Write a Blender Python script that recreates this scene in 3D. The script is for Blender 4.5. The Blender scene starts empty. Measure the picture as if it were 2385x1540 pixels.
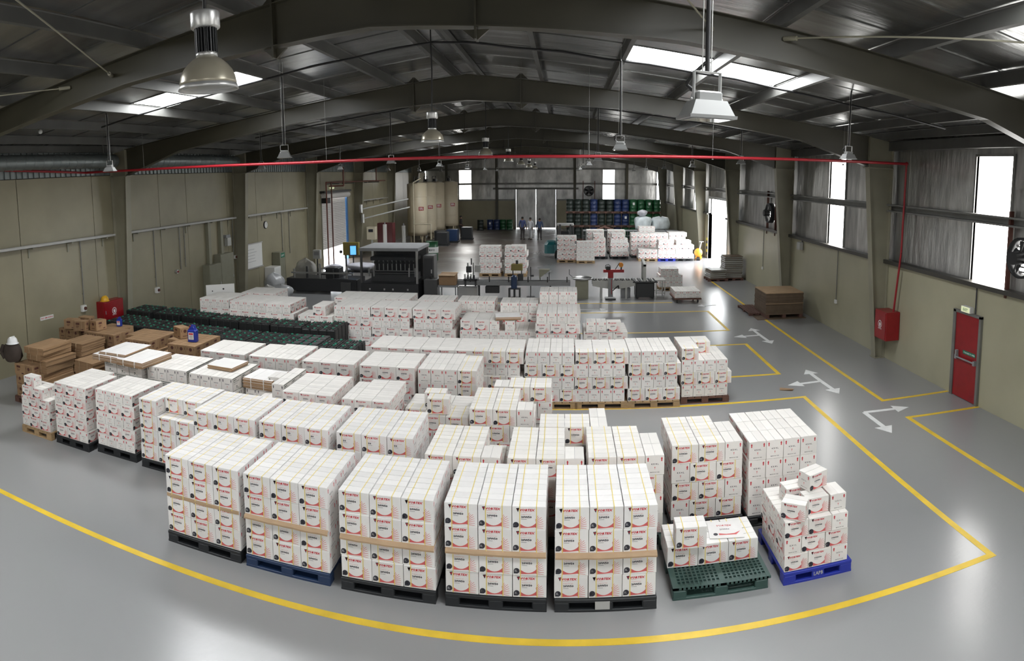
import bpy, math, random
import numpy as np
from mathutils import Vector, Matrix
from mathutils.bvhtree import BVHTree

PI = math.pi
rnd = random.Random(11)
scene = bpy.context.scene
COL = scene.collection

# ---------------------------------------------------------------- camera (stitched phone panorama: a cylindrical lens, tipped down)
F, CX, CY = 1468.15, 1266.72, 558.6
CAM_H, PITCH, ROLL, YAW = 4.7, 0.09932, -0.001656, -0.03405


def cam_axes(v):
    x, y, z = v
    c, s = math.cos(ROLL), math.sin(ROLL); x, z = c * x - s * z, s * x + c * z
    c, s = math.cos(PITCH), math.sin(PITCH); y, z = c * y + s * z, -s * y + c * z
    c, s = math.cos(YAW), math.sin(YAW); x, y = c * x + s * y, -s * x + c * y
    return Vector((x, y, z))


cd = bpy.data.cameras.new('camera')
cd.type = 'PANO'
cd.panorama_type = 'CENTRAL_CYLINDRICAL'
cd.central_cylindrical_range_u_min = (0 - CX) / F
cd.central_cylindrical_range_u_max = (2385 - CX) / F
cd.central_cylindrical_range_v_min = (CY - 1540) / F
cd.central_cylindrical_range_v_max = CY / F
cd.central_cylindrical_radius = 1.0
cd.clip_start, cd.clip_end = 0.05, 400
cam = bpy.data.objects.new('camera', cd)
COL.objects.link(cam)
rx, uy, fw = cam_axes((1, 0, 0)), cam_axes((0, 0, 1)), cam_axes((0, 1, 0))
mw = Matrix(((rx.x, uy.x, -fw.x, 0), (rx.y, uy.y, -fw.y, 0), (rx.z, uy.z, -fw.z, CAM_H), (0, 0, 0, 1)))
cam.matrix_world = mw
scene.camera = cam
CAM_INV = mw.inverted()


def px(p):
    q = CAM_INV @ Vector(p)
    r = math.hypot(q.x, q.z)
    return CX + F * math.atan2(q.x, -q.z), CY - F * q.y / max(r, 1e-6)


# ---------------------------------------------------------------- daylight, exposure
world = bpy.data.worlds.new('sky')
scene.world = world
world.use_nodes = True
wn = world.node_tree.nodes['Background']
wn.inputs['Color'].default_value = (0.93, 0.97, 1.0, 1)
wn.inputs['Strength'].default_value = 20.0
scene.view_settings.view_transform = 'Standard'
scene.view_settings.look = 'None'
scene.view_settings.exposure = 0.0
scene.view_settings.gamma = 1.0
scene.view_settings.use_curve_mapping = False
SKYLIGHT, WINDOW = 30.0, 11.0
cy = scene.cycles
cy.max_bounces = 8
cy.diffuse_bounces = 5
cy.glossy_bounces = 4
cy.transmission_bounces = 4
cy.caustics_reflective = False
cy.caustics_refractive = False
cy.sample_clamp_indirect = 6.0
cy.use_denoising = True

# ---------------------------------------------------------------- materials


def material(name, col, rough=0.6, metal=0.0, var=0.0, scale=5.0, bump=0.0, bscale=40.0, rand=0.0, spec=None, stretch=(1, 1, 1), detail=4.0):
    m = bpy.data.materials.new(name)
    m.use_nodes = True
    nt = m.node_tree
    N, L = nt.nodes, nt.links
    b = N['Principled BSDF']
    b.inputs['Base Color'].default_value = (*col, 1)
    b.inputs['Roughness'].default_value = rough
    b.inputs['Metallic'].default_value = metal
    if spec is not None:
        b.inputs['Specular IOR Level'].default_value = spec
    if var or bump:
        tc = N.new('ShaderNodeTexCoord'); mp = N.new('ShaderNodeMapping')
        mp.inputs['Scale'].default_value = stretch
        L.new(tc.outputs['Object'], mp.inputs['Vector'])
    out = None
    if var:
        no = N.new('ShaderNodeTexNoise')
        no.inputs['Scale'].default_value = scale
        no.inputs['Detail'].default_value = detail
        L.new(mp.outputs['Vector'], no.inputs['Vector'])
        mr = N.new('ShaderNodeMapRange')
        mr.inputs['From Min'].default_value = 0.3; mr.inputs['From Max'].default_value = 0.7
        mr.inputs['To Min'].default_value = 1 - var; mr.inputs['To Max'].default_value = 1 + var
        L.new(no.outputs['Fac'], mr.inputs['Value'])
        out = mr.outputs['Result']
    if rand:
        oi = N.new('ShaderNodeObjectInfo')
        m2 = N.new('ShaderNodeMapRange')
        m2.inputs['To Min'].default_value = 1 - rand; m2.inputs['To Max'].default_value = 1 + rand * 0.4
        L.new(oi.outputs['Random'], m2.inputs['Value'])
        if out is None:
            out = m2.outputs['Result']
        else:
            mu = N.new('ShaderNodeMath'); mu.operation = 'MULTIPLY'
            L.new(out, mu.inputs[0]); L.new(m2.outputs['Result'], mu.inputs[1])
            out = mu.outputs['Value']
    if out is not None:
        hs = N.new('ShaderNodeHueSaturation')
        hs.inputs['Color'].default_value = (*col, 1)
        L.new(out, hs.inputs['Value'])
        L.new(hs.outputs['Color'], b.inputs['Base Color'])
    if bump:
        n2 = N.new('ShaderNodeTexNoise'); n2.inputs['Scale'].default_value = bscale; n2.inputs['Detail'].default_value = 3
        L.new(mp.outputs['Vector'], n2.inputs['Vector'])
        bp = N.new('ShaderNodeBump'); bp.inputs['Strength'].default_value = bump; bp.inputs['Distance'].default_value = 0.02
        L.new(n2.outputs['Fac'], bp.inputs['Height'])
        L.new(bp.outputs['Normal'], b.inputs['Normal'])
    return m


def glow(name, col, strength):
    m = bpy.data.materials.new(name)
    m.use_nodes = True
    N, L = m.node_tree.nodes, m.node_tree.links
    N.remove(N['Principled BSDF'])
    e = N.new('ShaderNodeEmission')
    e.inputs['Color'].default_value = (*col, 1)
    e.inputs['Strength'].default_value = strength
    L.new(e.outputs['Emission'], N['Material Output'].inputs['Surface'])
    return m


M = {}
M['foil'] = material('roof_foil', (0.32, 0.325, 0.32), 0.27, 0.88, 0.25, 1.6, 0.45, 2.2, 0.3, stretch=(0.5, 2.2, 1))
M['wallfoil'] = material('wall_foil', (0.5, 0.5, 0.49), 0.3, 0.8, 0.3, 2.0, 0.7, 5.0, 0.3, stretch=(1, 2.2, 0.45))
M['steel'] = material('shaded_olive_steel', (0.046, 0.042, 0.027), 0.4, 0.0, 0.12, 1.5)  # olive paint, its colour darkened to stand for the backlit beams
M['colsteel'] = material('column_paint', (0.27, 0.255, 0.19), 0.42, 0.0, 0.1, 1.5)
M['purlin'] = material('galvanised_purlin', (0.1, 0.1, 0.094), 0.5, 0.3, 0.15, 2)
M['girt'] = material('grey_girt', (0.2, 0.2, 0.19), 0.42, 0.4, 0.15, 2)
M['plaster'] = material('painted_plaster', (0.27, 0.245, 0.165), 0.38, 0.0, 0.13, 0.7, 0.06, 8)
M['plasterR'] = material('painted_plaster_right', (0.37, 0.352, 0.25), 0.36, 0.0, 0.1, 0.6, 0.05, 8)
M['joint'] = material('dark_joint', (0.05, 0.048, 0.04), 0.8)  # dark backing that shows in the joints between wall panels
M['skyl'] = glow('skylight_sheet', (0.97, 0.99, 1.0), SKYLIGHT)
M['wind'] = glow('translucent_window_sheet', (1.0, 0.985, 0.95), WINDOW)
M['red_paint'] = material('red_gloss', (0.26, 0.009, 0.013), 0.32, var=0.1)
M['red_pipe'] = material('red_pipe_paint', (0.3, 0.012, 0.02), 0.35)
M['rust_pipe'] = material('rust_red_pipe', (0.12, 0.03, 0.016), 0.5)
M['yellow'] = material('yellow_floor_paint', (0.76, 0.52, 0.045), 0.42, var=0.12, scale=3)
M['whiteline'] = material('white_floor_paint', (0.72, 0.73, 0.73), 0.45, var=0.1, scale=4)
M['carton'] = material('white_carton_board', (0.80, 0.785, 0.765), 0.62, var=0.03, scale=7, rand=0.08)
M['cartonw'] = material('pale_carton_board', (0.79, 0.765, 0.725), 0.65, var=0.03, scale=7, rand=0.09)
M['seam'] = material('carton_seam', (0.36, 0.35, 0.36), 0.8)
M['pr_red'] = material('print_red', (0.55, 0.025, 0.04), 0.55)
M['pr_pink'] = material('print_swoosh', (0.62, 0.12, 0.12), 0.55)
M['pr_dark'] = material('print_black', (0.025, 0.025, 0.035), 0.5)
M['pr_white'] = material('print_white', (0.8, 0.8, 0.8), 0.5)
M['pr_grey'] = material('print_grey', (0.3, 0.3, 0.31), 0.6)
M['pr_green'] = material('print_dark_green', (0.02, 0.055, 0.035), 0.55)
M['pr_gold'] = material('print_gold', (0.6, 0.42, 0.05), 0.5)
M['pr_brown'] = material('print_brown', (0.09, 0.03, 0.02), 0.6)
M['strap'] = material('yellow_strap', (0.8, 0.64, 0.16), 0.4)
M['kraft'] = material('kraft_board', (0.33, 0.205, 0.11), 0.75, var=0.08, scale=5, rand=0.14)
M['kraftd'] = material('old_kraft_board', (0.13, 0.09, 0.058), 0.8, var=0.15, scale=4, rand=0.15)
M['kraftl'] = material('kraft_sheet', (0.42, 0.29, 0.175), 0.7, var=0.08, scale=5)
M['plastic_black'] = material('black_plastic', (0.016, 0.018, 0.02), 0.45)
M['plastic_navy'] = material('navy_plastic', (0.015, 0.035, 0.09), 0.45)
M['plastic_blue'] = material('blue_plastic', (0.02, 0.035, 0.32), 0.4)
M['plastic_green'] = material('dark_green_plastic', (0.035, 0.075, 0.065), 0.5, var=0.12, scale=6)
M['wood'] = material('pallet_wood', (0.37, 0.25, 0.13), 0.8, var=0.2, scale=6, rand=0.15, stretch=(1, 6, 6))
M['wood_dark'] = material('dark_pallet_wood', (0.12, 0.06, 0.045), 0.8, var=0.2, scale=6, stretch=(1, 6, 6))
M['jerry'] = material('black_jerrycan', (0.014, 0.015, 0.015), 0.5)
M['cap'] = material('green_cap', (0.008, 0.2, 0.12), 0.35)
M['bluecan'] = material('blue_jerrycan_plastic', (0.012, 0.03, 0.27), 0.35)
M['white'] = material('white_paint', (0.72, 0.72, 0.7), 0.45)
M['offwhite'] = material('cream_paint', (0.55, 0.5, 0.38), 0.45, var=0.06, scale=1.5)
M['tank'] = material('cream_tank', (0.53, 0.46, 0.33), 0.42, var=0.06, scale=0.8)
M['grey'] = material('grey_paint', (0.24, 0.245, 0.25), 0.45, var=0.06)
M['lgrey'] = material('light_grey_paint', (0.42, 0.42, 0.4), 0.45, var=0.05)
M['stainless'] = material('stainless', (0.42, 0.42, 0.41), 0.28, 0.9)
M['dark'] = material('dark_machine', (0.03, 0.031, 0.033), 0.4)
M['black'] = material('black_rubber', (0.012, 0.012, 0.013), 0.55)
M['alu'] = material('cast_aluminium', (0.55, 0.55, 0.54), 0.35, 0.7, var=0.05)
M['bell'] = material('bell_reflector', (0.36, 0.33, 0.255), 0.3, 0.35, var=0.05, scale=3)
M['lamp_in'] = material('lamp_reflector_inside', (0.5, 0.5, 0.49), 0.25, 0.6)
M['floodgrey'] = material('floodlight_grey', (0.3, 0.305, 0.3), 0.4, 0.1)
M['olivebox'] = material('olive_enclosure', (0.24, 0.235, 0.175), 0.42, var=0.05)
M['duct'] = material('galvanised_duct', (0.25, 0.28, 0.28), 0.4, 0.6, var=0.1)
M['shutter'] = material('white_shutter', (0.68, 0.66, 0.64), 0.5)
M['bluepost'] = material('blue_post', (0.05, 0.16, 0.36), 0.4)
M['teal'] = material('teal_forklift', (0.01, 0.12, 0.13), 0.4)
M['orange'] = material('orange_paint', (0.65, 0.24, 0.02), 0.4)
M['plasticwrap'] = material('pale_plastic_wrap', (0.62, 0.68, 0.7), 0.3, var=0.15, scale=3, bump=0.4, bscale=6)
M['bag'] = material('clear_poly_bag', (0.42, 0.43, 0.44), 0.3, var=0.2, scale=4, bump=0.6, bscale=7)
M['bagd'] = material('grey_poly_bag', (0.32, 0.31, 0.28), 0.35, var=0.2, scale=4, bump=0.6, bscale=7)
M['clothw'] = material('white_cloth', (0.62, 0.62, 0.68), 0.7, var=0.1, scale=4, bump=0.4, bscale=6)
M['drum_green'] = material('green_drum', (0.012, 0.085, 0.03), 0.35)
M['drum_blue'] = material('blue_drum', (0.015, 0.03, 0.1), 0.35)
M['drum_dark'] = material('dark_drum', (0.012, 0.02, 0.016), 0.4)
M['screen'] = glow('monitor_screen', (0.12, 0.4, 0.9), 1.6)
M['exit_lit'] = glow('lit_exit_sign', (0.75, 0.8, 0.5), 0.9)
M['exit_green'] = glow('lit_green_sign', (0.2, 0.8, 0.45), 0.8)
M['sign_green'] = material('green_sign', (0.0, 0.17, 0.09), 0.45)
M['skin'] = material('skin', (0.22, 0.11, 0.065), 0.6)
M['hair'] = material('hair', (0.012, 0.01, 0.009), 0.7)
M['shirt_blue'] = material('blue_shirt', (0.05, 0.07, 0.17), 0.8)
M['shirt_navy'] = material('navy_shirt', (0.035, 0.055, 0.11), 0.8)
M['shirt_white'] = material('white_shirt', (0.5, 0.5, 0.52), 0.8)
M['trouser_dark'] = material('dark_trousers', (0.035, 0.03, 0.03), 0.85)
M['trouser_white'] = material('white_trousers', (0.45, 0.45, 0.46), 0.85)
M['helmet_white'] = material('white_helmet', (0.75, 0.75, 0.75), 0.35)
M['helmet_yellow'] = material('yellow_helmet', (0.72, 0.4, 0.02), 0.35)
M['brownjacket'] = material('dark_brown_jacket', (0.045, 0.032, 0.025), 0.85, var=0.2)
M['ground'] = material('outdoor_concrete', (0.5, 0.47, 0.43), 0.9, var=0.1, scale=0.5)
M['glass'] = material('machine_guard_glass', (0.04, 0.045, 0.05), 0.12)
M['shaded_red'] = material('shaded_red_paint', (0.1, 0.006, 0.008), 0.5)  # red paint with the shade on the cabinet put into its colour
M['dgrey'] = material('dark_grey_paint', (0.075, 0.075, 0.075), 0.45, var=0.06)
M['sill'] = material('dark_sill', (0.055, 0.052, 0.045), 0.45, 0.2)
M['glass'].node_tree.nodes['Principled BSDF'].inputs['Alpha'].default_value = 0.16
M['lens'] = material('floodlight_lens', (0.35, 0.36, 0.37), 0.08)
M['hazard'] = material('yellow_hazard', (0.7, 0.6, 0.03), 0.5)
M['machyellow'] = material('mustard_enclosure', (0.2, 0.16, 0.04), 0.45)


def floor_material():
    m = bpy.data.materials.new('epoxy_floor')
    m.use_nodes = True
    N, L = m.node_tree.nodes, m.node_tree.links
    b = N['Principled BSDF']
    tc = N.new('ShaderNodeTexCoord')
    n1 = N.new('ShaderNodeTexNoise'); n1.inputs['Scale'].default_value = 0.22; n1.inputs['Detail'].default_value = 1.5
    n2 = N.new('ShaderNodeTexNoise'); n2.inputs['Scale'].default_value = 14; n2.inputs['Detail'].default_value = 3
    L.new(tc.outputs['Object'], n1.inputs['Vector']); L.new(tc.outputs['Object'], n2.inputs['Vector'])
    cr = N.new('ShaderNodeValToRGB')
    cr.color_ramp.elements[0].position = 0.3; cr.color_ramp.elements[0].color = (0.27, 0.272, 0.278, 1)
    cr.color_ramp.elements[1].position = 0.7; cr.color_ramp.elements[1].color = (0.3, 0.3, 0.302, 1)
    L.new(n1.outputs['Fac'], cr.inputs['Fac'])
    # the far left half blends to a darker, rougher brown in patches
    sx = N.new('ShaderNodeSeparateXYZ'); L.new(tc.outputs['Object'], sx.inputs['Vector'])
    n3 = N.new('ShaderNodeTexNoise'); n3.inputs['Scale'].default_value = 0.6; n3.inputs['Detail'].default_value = 5; L.new(tc.outputs['Object'], n3.inputs['Vector'])

    def ramp(sock, a, b_):
        q = N.new('ShaderNodeMapRange'); q.interpolation_type = 'SMOOTHSTEP'
        q.inputs['From Min'].default_value = a; q.inputs['From Max'].default_value = b_
        L.new(sock, q.inputs['Value']); return q.outputs['Result']

    def mul(a, b_):
        q = N.new('ShaderNodeMath'); q.operation = 'MULTIPLY'; L.new(a, q.inputs[0]); L.new(b_, q.inputs[1]); return q.outputs['Value']
    fy = ramp(sx.outputs['Y'], 27.0, 33.0); fx = ramp(sx.outputs['X'], 1.0, -3.5); fn = ramp(n3.outputs['Fac'], 0.1, 0.55)
    k = mul(mul(fy, fx), fn)
    mx = N.new('ShaderNodeMix'); mx.data_type = 'RGBA'
    L.new(k, mx.inputs['Factor']); L.new(cr.outputs['Color'], mx.inputs['A']); mx.inputs['B'].default_value = (0.085, 0.066, 0.05, 1)
    L.new(mx.outputs['Result'], b.inputs['Base Color'])
    mr = N.new('ShaderNodeMapRange')
    mr.inputs['From Min'].default_value = 0.3; mr.inputs['From Max'].default_value = 0.7
    mr.inputs['To Min'].default_value = 0.2; mr.inputs['To Max'].default_value = 0.27
    L.new(n1.outputs['Fac'], mr.inputs['Value']); ad = N.new('ShaderNodeMath'); ad.operation = 'MULTIPLY_ADD'; L.new(k, ad.inputs[0]); ad.inputs[1].default_value = 0.12; L.new(mr.outputs['Result'], ad.inputs[2]); L.new(ad.outputs['Value'], b.inputs['Roughness'])
    bp = N.new('ShaderNodeBump'); bp.inputs['Strength'].default_value = 0.1; bp.inputs['Distance'].default_value = 0.01
    L.new(n2.outputs['Fac'], bp.inputs['Height']); L.new(bp.outputs['Normal'], b.inputs['Normal'])
    return m


M['floor'] = floor_material()

# ---------------------------------------------------------------- mesh helpers


class MB:
    def __init__(s):
        s.v = []; s.f = []; s.m = []; s.T = None; s.sm = []

    def add(s, vs, fs, mi=0, smooth=False):
        n = len(s.v)
        if s.T is not None:
            vs = [tuple(s.T @ Vector(p)) for p in vs]
        s.v += [tuple(p) for p in vs]
        s.f += [tuple(i + n for i in f) for f in fs]
        s.m += [mi] * len(fs)
        s.sm += [smooth] * len(fs)
        return s

    def box(s, x0, y0, z0, x1, y1, z1, mi=0):
        return s.add([(x0, y0, z0), (x1, y0, z0), (x1, y1, z0), (x0, y1, z0), (x0, y0, z1), (x1, y0, z1), (x1, y1, z1), (x0, y1, z1)],
                     [(0, 3, 2, 1), (4, 5, 6, 7), (0, 1, 5, 4), (1, 2, 6, 5), (2, 3, 7, 6), (3, 0, 4, 7)], mi)

    def bbox(s, x0, y0, z0, x1, y1, z1, r, mi=0):
        """box with chamfered vertical edges and top edge"""
        a = [(x0 + r, y0), (x1 - r, y0), (x1, y0 + r), (x1, y1 - r), (x1 - r, y1), (x0 + r, y1), (x0, y1 - r), (x0, y0 + r)]
        cxm, cym = (x0 + x1) / 2, (y0 + y1) / 2
        kx, ky = 1 - 2 * r / max(x1 - x0, 1e-6), 1 - 2 * r / max(y1 - y0, 1e-6)
        b = [(cxm + (p - cxm) * kx, cym + (q - cym) * ky) for p, q in a]
        vs = [(p, q, z0) for p, q in a] + [(p, q, z1 - r) for p, q in a] + [(p, q, z1) for p, q in b]
        fs = [tuple(reversed(range(8))), tuple(range(16, 24))]
        for k in range(8):
            j = (k + 1) % 8
            fs += [(k, j, 8 + j, 8 + k), (8 + k, 8 + j, 16 + j, 16 + k)]
        return s.add(vs, fs, mi)

    def cyl(s, p0, p1, r0, r1=None, n=12, mi=0, caps=True, smooth=True):
        r1 = r0 if r1 is None else r1
        p0, p1 = Vector(p0), Vector(p1)
        d = (p1 - p0).normalized()
        a = d.orthogonal().normalized(); b = d.cross(a)
        vs = []
        for p, r in ((p0, r0), (p1, r1)):
            for k in range(n):
                t = 2 * PI * k / n
                vs.append(tuple(p + a * (r * math.cos(t)) + b * (r * math.sin(t))))
        s.add(vs, [(k, (k + 1) % n, n + (k + 1) % n, n + k) for k in range(n)], mi, smooth)
        if caps:
            s.add(vs[:n], [tuple(reversed(range(n)))], mi)
            s.add(vs[n:], [tuple(range(n))], mi)
        return s

    def tube(s, pts, r, n=6, mi=0):
        for a, b in zip(pts[:-1], pts[1:]):
            s.cyl(a, b, r, r, n, mi)
        return s

    def lathe(s, prof, n=24, mi=0, c=(0, 0, 0), smooth=True):
        vs = [(c[0] + r * math.cos(2 * PI * k / n), c[1] + r * math.sin(2 * PI * k / n), c[2] + z) for r, z in prof for k in range(n)]
        fs = [(i * n + k, i * n + (k + 1) % n, (i + 1) * n + (k + 1) % n, (i + 1) * n + k) for i in range(len(prof) - 1) for k in range(n)]
        return s.add(vs, fs, mi, smooth)

    def prism(s, poly, y0, y1, mi=0):
        """poly in xz, swept along y"""
        n = len(poly)
        vs = [(x, y0, z) for x, z in poly] + [(x, y1, z) for x, z in poly]
        fs = [tuple(range(n)), tuple(reversed(range(n, 2 * n)))] + [(k, n + k, n + (k + 1) % n, (k + 1) % n) for k in range(n)]
        return s.add(vs, fs, mi)

    def ball(s, c, rx, ry, rz, n=12, m=8, mi=0):
        vs = []
        for i in range(m + 1):
            t = PI * i / m
            for k in range(n):
                a = 2 * PI * k / n
                vs.append((c[0] + rx * math.sin(t) * math.cos(a), c[1] + ry * math.sin(t) * math.sin(a), c[2] + rz * math.cos(t)))
        fs = [(i * n + k, (i + 1) * n + k, (i + 1) * n + (k + 1) % n, i * n + (k + 1) % n) for i in range(m) for k in range(n)]
        return s.add(vs, fs, mi, True)

    def poly(s, pts, mi=0):
        return s.add(pts, [tuple(range(len(pts)))], mi)

    def mesh(s, name, mats):
        me = bpy.data.meshes.new(name)
        me.from_pydata(s.v, [], s.f)
        for m in mats:
            me.materials.append(m if not isinstance(m, str) else M[m])
        if len(mats) > 1:
            me.polygons.foreach_set('material_index', s.m)
        if any(s.sm):
            me.polygons.foreach_set('use_smooth', s.sm)
        me.update()
        return me

    def obj(s, name, mats, parent=None, loc=(0, 0, 0), rz=0.0):
        if isinstance(mats, str):
            mats = [mats]
        return link(name, s.mesh(name, mats), parent, loc, rz)


def link(name, data, parent=None, loc=(0, 0, 0), rz=0.0):
    o = bpy.data.objects.new(name, data)
    COL.objects.link(o)
    if parent is not None:
        o.parent = parent
    o.location = loc
    if rz:
        o.rotation_euler = (0, 0, rz)
    return o


def tag(o, label=None, cat=None, group=None, kind=None):
    if label: o['label'] = label
    if cat: o['category'] = cat
    if group: o['group'] = group
    if kind: o['kind'] = kind
    return o


def thing(name, label, cat, loc=(0, 0, 0), rz=0.0, group=None):
    return tag(link(name, None, None, loc, rz), label, cat, group)


def struct(name, mb, mats, parent=None, label=None):
    o = mb.obj(name, mats, parent)
    if parent is None:
        o['kind'] = 'structure'
    if label: o['label'] = label
    return o


def copy_tree(o, parent=None, loc=None, rz=None):
    c = o.copy()
    COL.objects.link(c)
    c.parent = parent
    if loc is not None: c.location = loc
    if rz is not None: c.rotation_euler = (0, 0, rz)
    for ch in list(o.children):
        copy_tree(ch, c)
    return c


_txt = {}


def text_poly(body, shear=0.0, bold=0.0, res=1):
    """flat text as (verts, faces), unit cap height, origin at lower left"""
    key = (body, shear, bold, res)
    if key not in _txt:
        cu = bpy.data.curves.new('t', 'FONT')
        cu.body = body; cu.shear = shear; cu.offset = bold; cu.resolution_u = res; cu.fill_mode = 'FRONT'
        ob = bpy.data.objects.new('t', cu)
        me = ob.to_mesh()
        v = [tuple(p.co[:2]) for p in me.vertices]
        f = [tuple(p.vertices) for p in me.polygons]
        ob.to_mesh_clear()
        bpy.data.objects.remove(ob); bpy.data.curves.remove(cu)
        xs = [p[0] for p in v]; ys = [p[1] for p in v]
        x0, y0, h = min(xs), min(ys), max(ys) - min(ys)
        v = [((p[0] - x0) / h, (p[1] - y0) / h) for p in v]
        _txt[key] = (v, f, (max(xs) - x0) / h)
    return _txt[key]


class Face:
    """draws flat print on a face: (u, w) metres -> 3-D by a function"""
    def __init__(s, mb, fn): s.mb, s.fn = mb, fn

    def poly(s, pts, mi): s.mb.add([s.fn(*p) for p in pts], [tuple(range(len(pts)))], mi)

    def rect(s, u0, w0, u1, w1, mi): s.poly([(u0, w0), (u1, w0), (u1, w1), (u0, w1)], mi)

    def text(s, body, u0, w0, u1, h, mi, shear=0.0, bold=0.0, res=1):
        v, f, wd = text_poly(body, shear, bold, res)
        kx = (u1 - u0) / wd
        s.mb.add([s.fn(u0 + p[0] * kx, w0 + p[1] * h) for p in v], f, mi)

    def disc(s, u, w, r, mi, n=12, r2=None):
        r2 = r if r2 is None else r2
        s.poly([(u + r * math.cos(2 * PI * k / n), w + r2 * math.sin(2 * PI * k / n)) for k in range(n)], mi)


ORD = ['first', 'second', 'third', 'fourth', 'fifth', 'sixth', 'seventh', 'eighth', 'ninth', 'tenth', 'eleventh', 'twelfth']
# ---------------------------------------------------------------- the building shell
XL, XR, YB, YE = -12.9, 8.4, -7.5, 57.5
RIDGE = -2.3
FR = [-0.05, 7.42, 14.87, 22.33, 29.8, 37.27, 44.73, 52.2]        # frame positions
SILL, GIRT, WTOP = 2.62, 4.1, 6.06


def z_roof(x): return 7.3 - 0.115 * abs(x - RIDGE)
def z_top(x): return 7.1 - 0.115 * abs(x - RIDGE)


floor = struct('floor', MB().box(XL - 0.3, YB - 0.3, -0.12, XR + 0.3, YE + 0.3, 0.0), 'floor')


_fz = [0.0025]


def floor_poly(name, pts, mat, z=0.003):
    _fz[0] += 0.00012
    z = _fz[0]
    mb = MB()
    n = len(pts)
    mb.add([(x, y, 0.0) for x, y in pts] + [(x, y, z) for x, y in pts], [tuple(range(n, 2 * n))] + [(k, (k + 1) % n, n + (k + 1) % n, n + k) for k in range(n)])
    return mb.obj(name, mat, floor)


def line(x0, y0, x1, y1, w=0.095, mat='yellow', name='floor_line'):
    d = Vector((x1 - x0, y1 - y0)).normalized(); p = Vector((-d.y, d.x)) * w / 2; e = d * (w / 2 if name == 'floor_line' else 0)
    a, b = Vector((x0, y0)) - e, Vector((x1, y1)) + e
    # cut into metre lengths so that it reads as a painted band with slightly wavering edges
    n = max(1, int((b - a).length / 1.2)); L, R_ = [], []
    for k in range(n + 1):
        q = a.lerp(b, k / n); j = rnd.uniform(-0.004, 0.004)
        L.append(tuple(q + p * (1 + j * 9))); R_.append(tuple(q - p * (1 + j * 9)))
    return floor_poly(name, R_ + L[::-1], mat)


line(-12.6, 5.95, 5.13, 5.95)
line(5.13, 5.95, 5.13, 12.45)
line(-12.6, 12.32, 5.13, 12.45, 0.09)
line(5.13, 14.15, 5.13, 17.0); line(-3.0, 14.15, 5.13, 14.15, 0.09); line(-3.0, 17.0, 5.13, 17.0, 0.09)
line(5.05, 18.68, 5.05, 21.55, 0.09); line(-4.0, 18.6, 5.05, 18.68, 0.09); line(-4.0, 21.5, 5.05, 21.55, 0.09)
line(-4.0, 23.15, 4.0, 23.2, 0.08)
line(6.68, 11.7, 6.68, 28.2); line(6.68, 11.7, 8.36, 11.68, 0.09)
line(6.68, 10.62, 8.36, 10.5, 0.09); line(6.68, 10.62, 6.68, YB)
line(6.68, 37.0, 6.68, 50.0, 0.09)


def arrow(x0, y0, x1, y1, w=0.1, head=0.34):
    d = Vector((x1 - x0, y1 - y0)); n = d.length; d.normalize(); p = Vector((-d.y, d.x))
    a, b = Vector((x0, y0)), Vector((x1, y1)); c = b - d * head
    return floor_poly('floor_arrow', [tuple(a - p * w / 2), tuple(c - p * w / 2), tuple(c - p * 0.19), tuple(b), tuple(c + p * 0.19), tuple(c + p * w / 2), tuple(a + p * w / 2)], 'whiteline', 0.003)


for (jx, jy, up, dn, lf) in ((5.85, 17.92, 18.84, 16.9, 5.0), (5.92, 13.36, 14.3, 12.42, 5.05)):
    arrow(jx, jy, jx - 0.02, up); arrow(jx, jy, jx + 0.04, dn); arrow(jx - 0.05, jy, lf, jy - 0.08)
arrow(5.97, 11.2, 7.0, 11.13); arrow(5.97, 11.2, 5.97, 10.04)
arrow(0.45, 22.05, 1.5, 22.1, 0.07, 0.25); arrow(5.6, 22.58, 4.86, 22.48, 0.07, 0.25)

# -- left wall: painted panels with dark joints, ribbed metal above
wl = struct('wall_left', MB().box(XL - 0.2, YB, 0, XL - 0.05, 31.7, WTOP).box(XL - 0.2, 35.6, 0, XL - 0.05, YE, WTOP).box(XL - 0.2, 31.7, 3.95, XL - 0.05, 35.6, WTOP), 'joint')
ys = [YB, -4.5, -1.7, 1.1, 3.6, 6.0, 8.5, 10.95, 13.9, 17.2, 18.85, 21.7, 24.2, 26.9, 29.4, 31.7]
ys2 = [35.6, 38.3, 41, 43.7, 46.5, 49.2, 52, 54.7, YE]
for a in (ys, ys2):
    for y0, y1 in zip(a[:-1], a[1:]):
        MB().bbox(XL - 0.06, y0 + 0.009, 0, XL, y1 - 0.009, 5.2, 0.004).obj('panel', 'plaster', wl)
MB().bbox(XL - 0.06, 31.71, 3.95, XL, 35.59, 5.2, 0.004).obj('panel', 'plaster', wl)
rib = MB()
for y0 in (0.0,):
    for k in range(6):
        rib.prism([(0, 0), (0.05, 0), (0.05, 0.86), (0, 0.86)], k * 0.207 + 0.01, k * 0.207 + 0.13)
rib.box(-0.02, 0, 0, 0.012, 1.245, 0.86)
rm = rib.mesh('ribbed_panel', [M['duct']])
k = YB
while k < YE - 1:
    link('ribbed_panel', rm, wl, (XL - 0.04, k, 5.22)); k += 1.246

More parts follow.
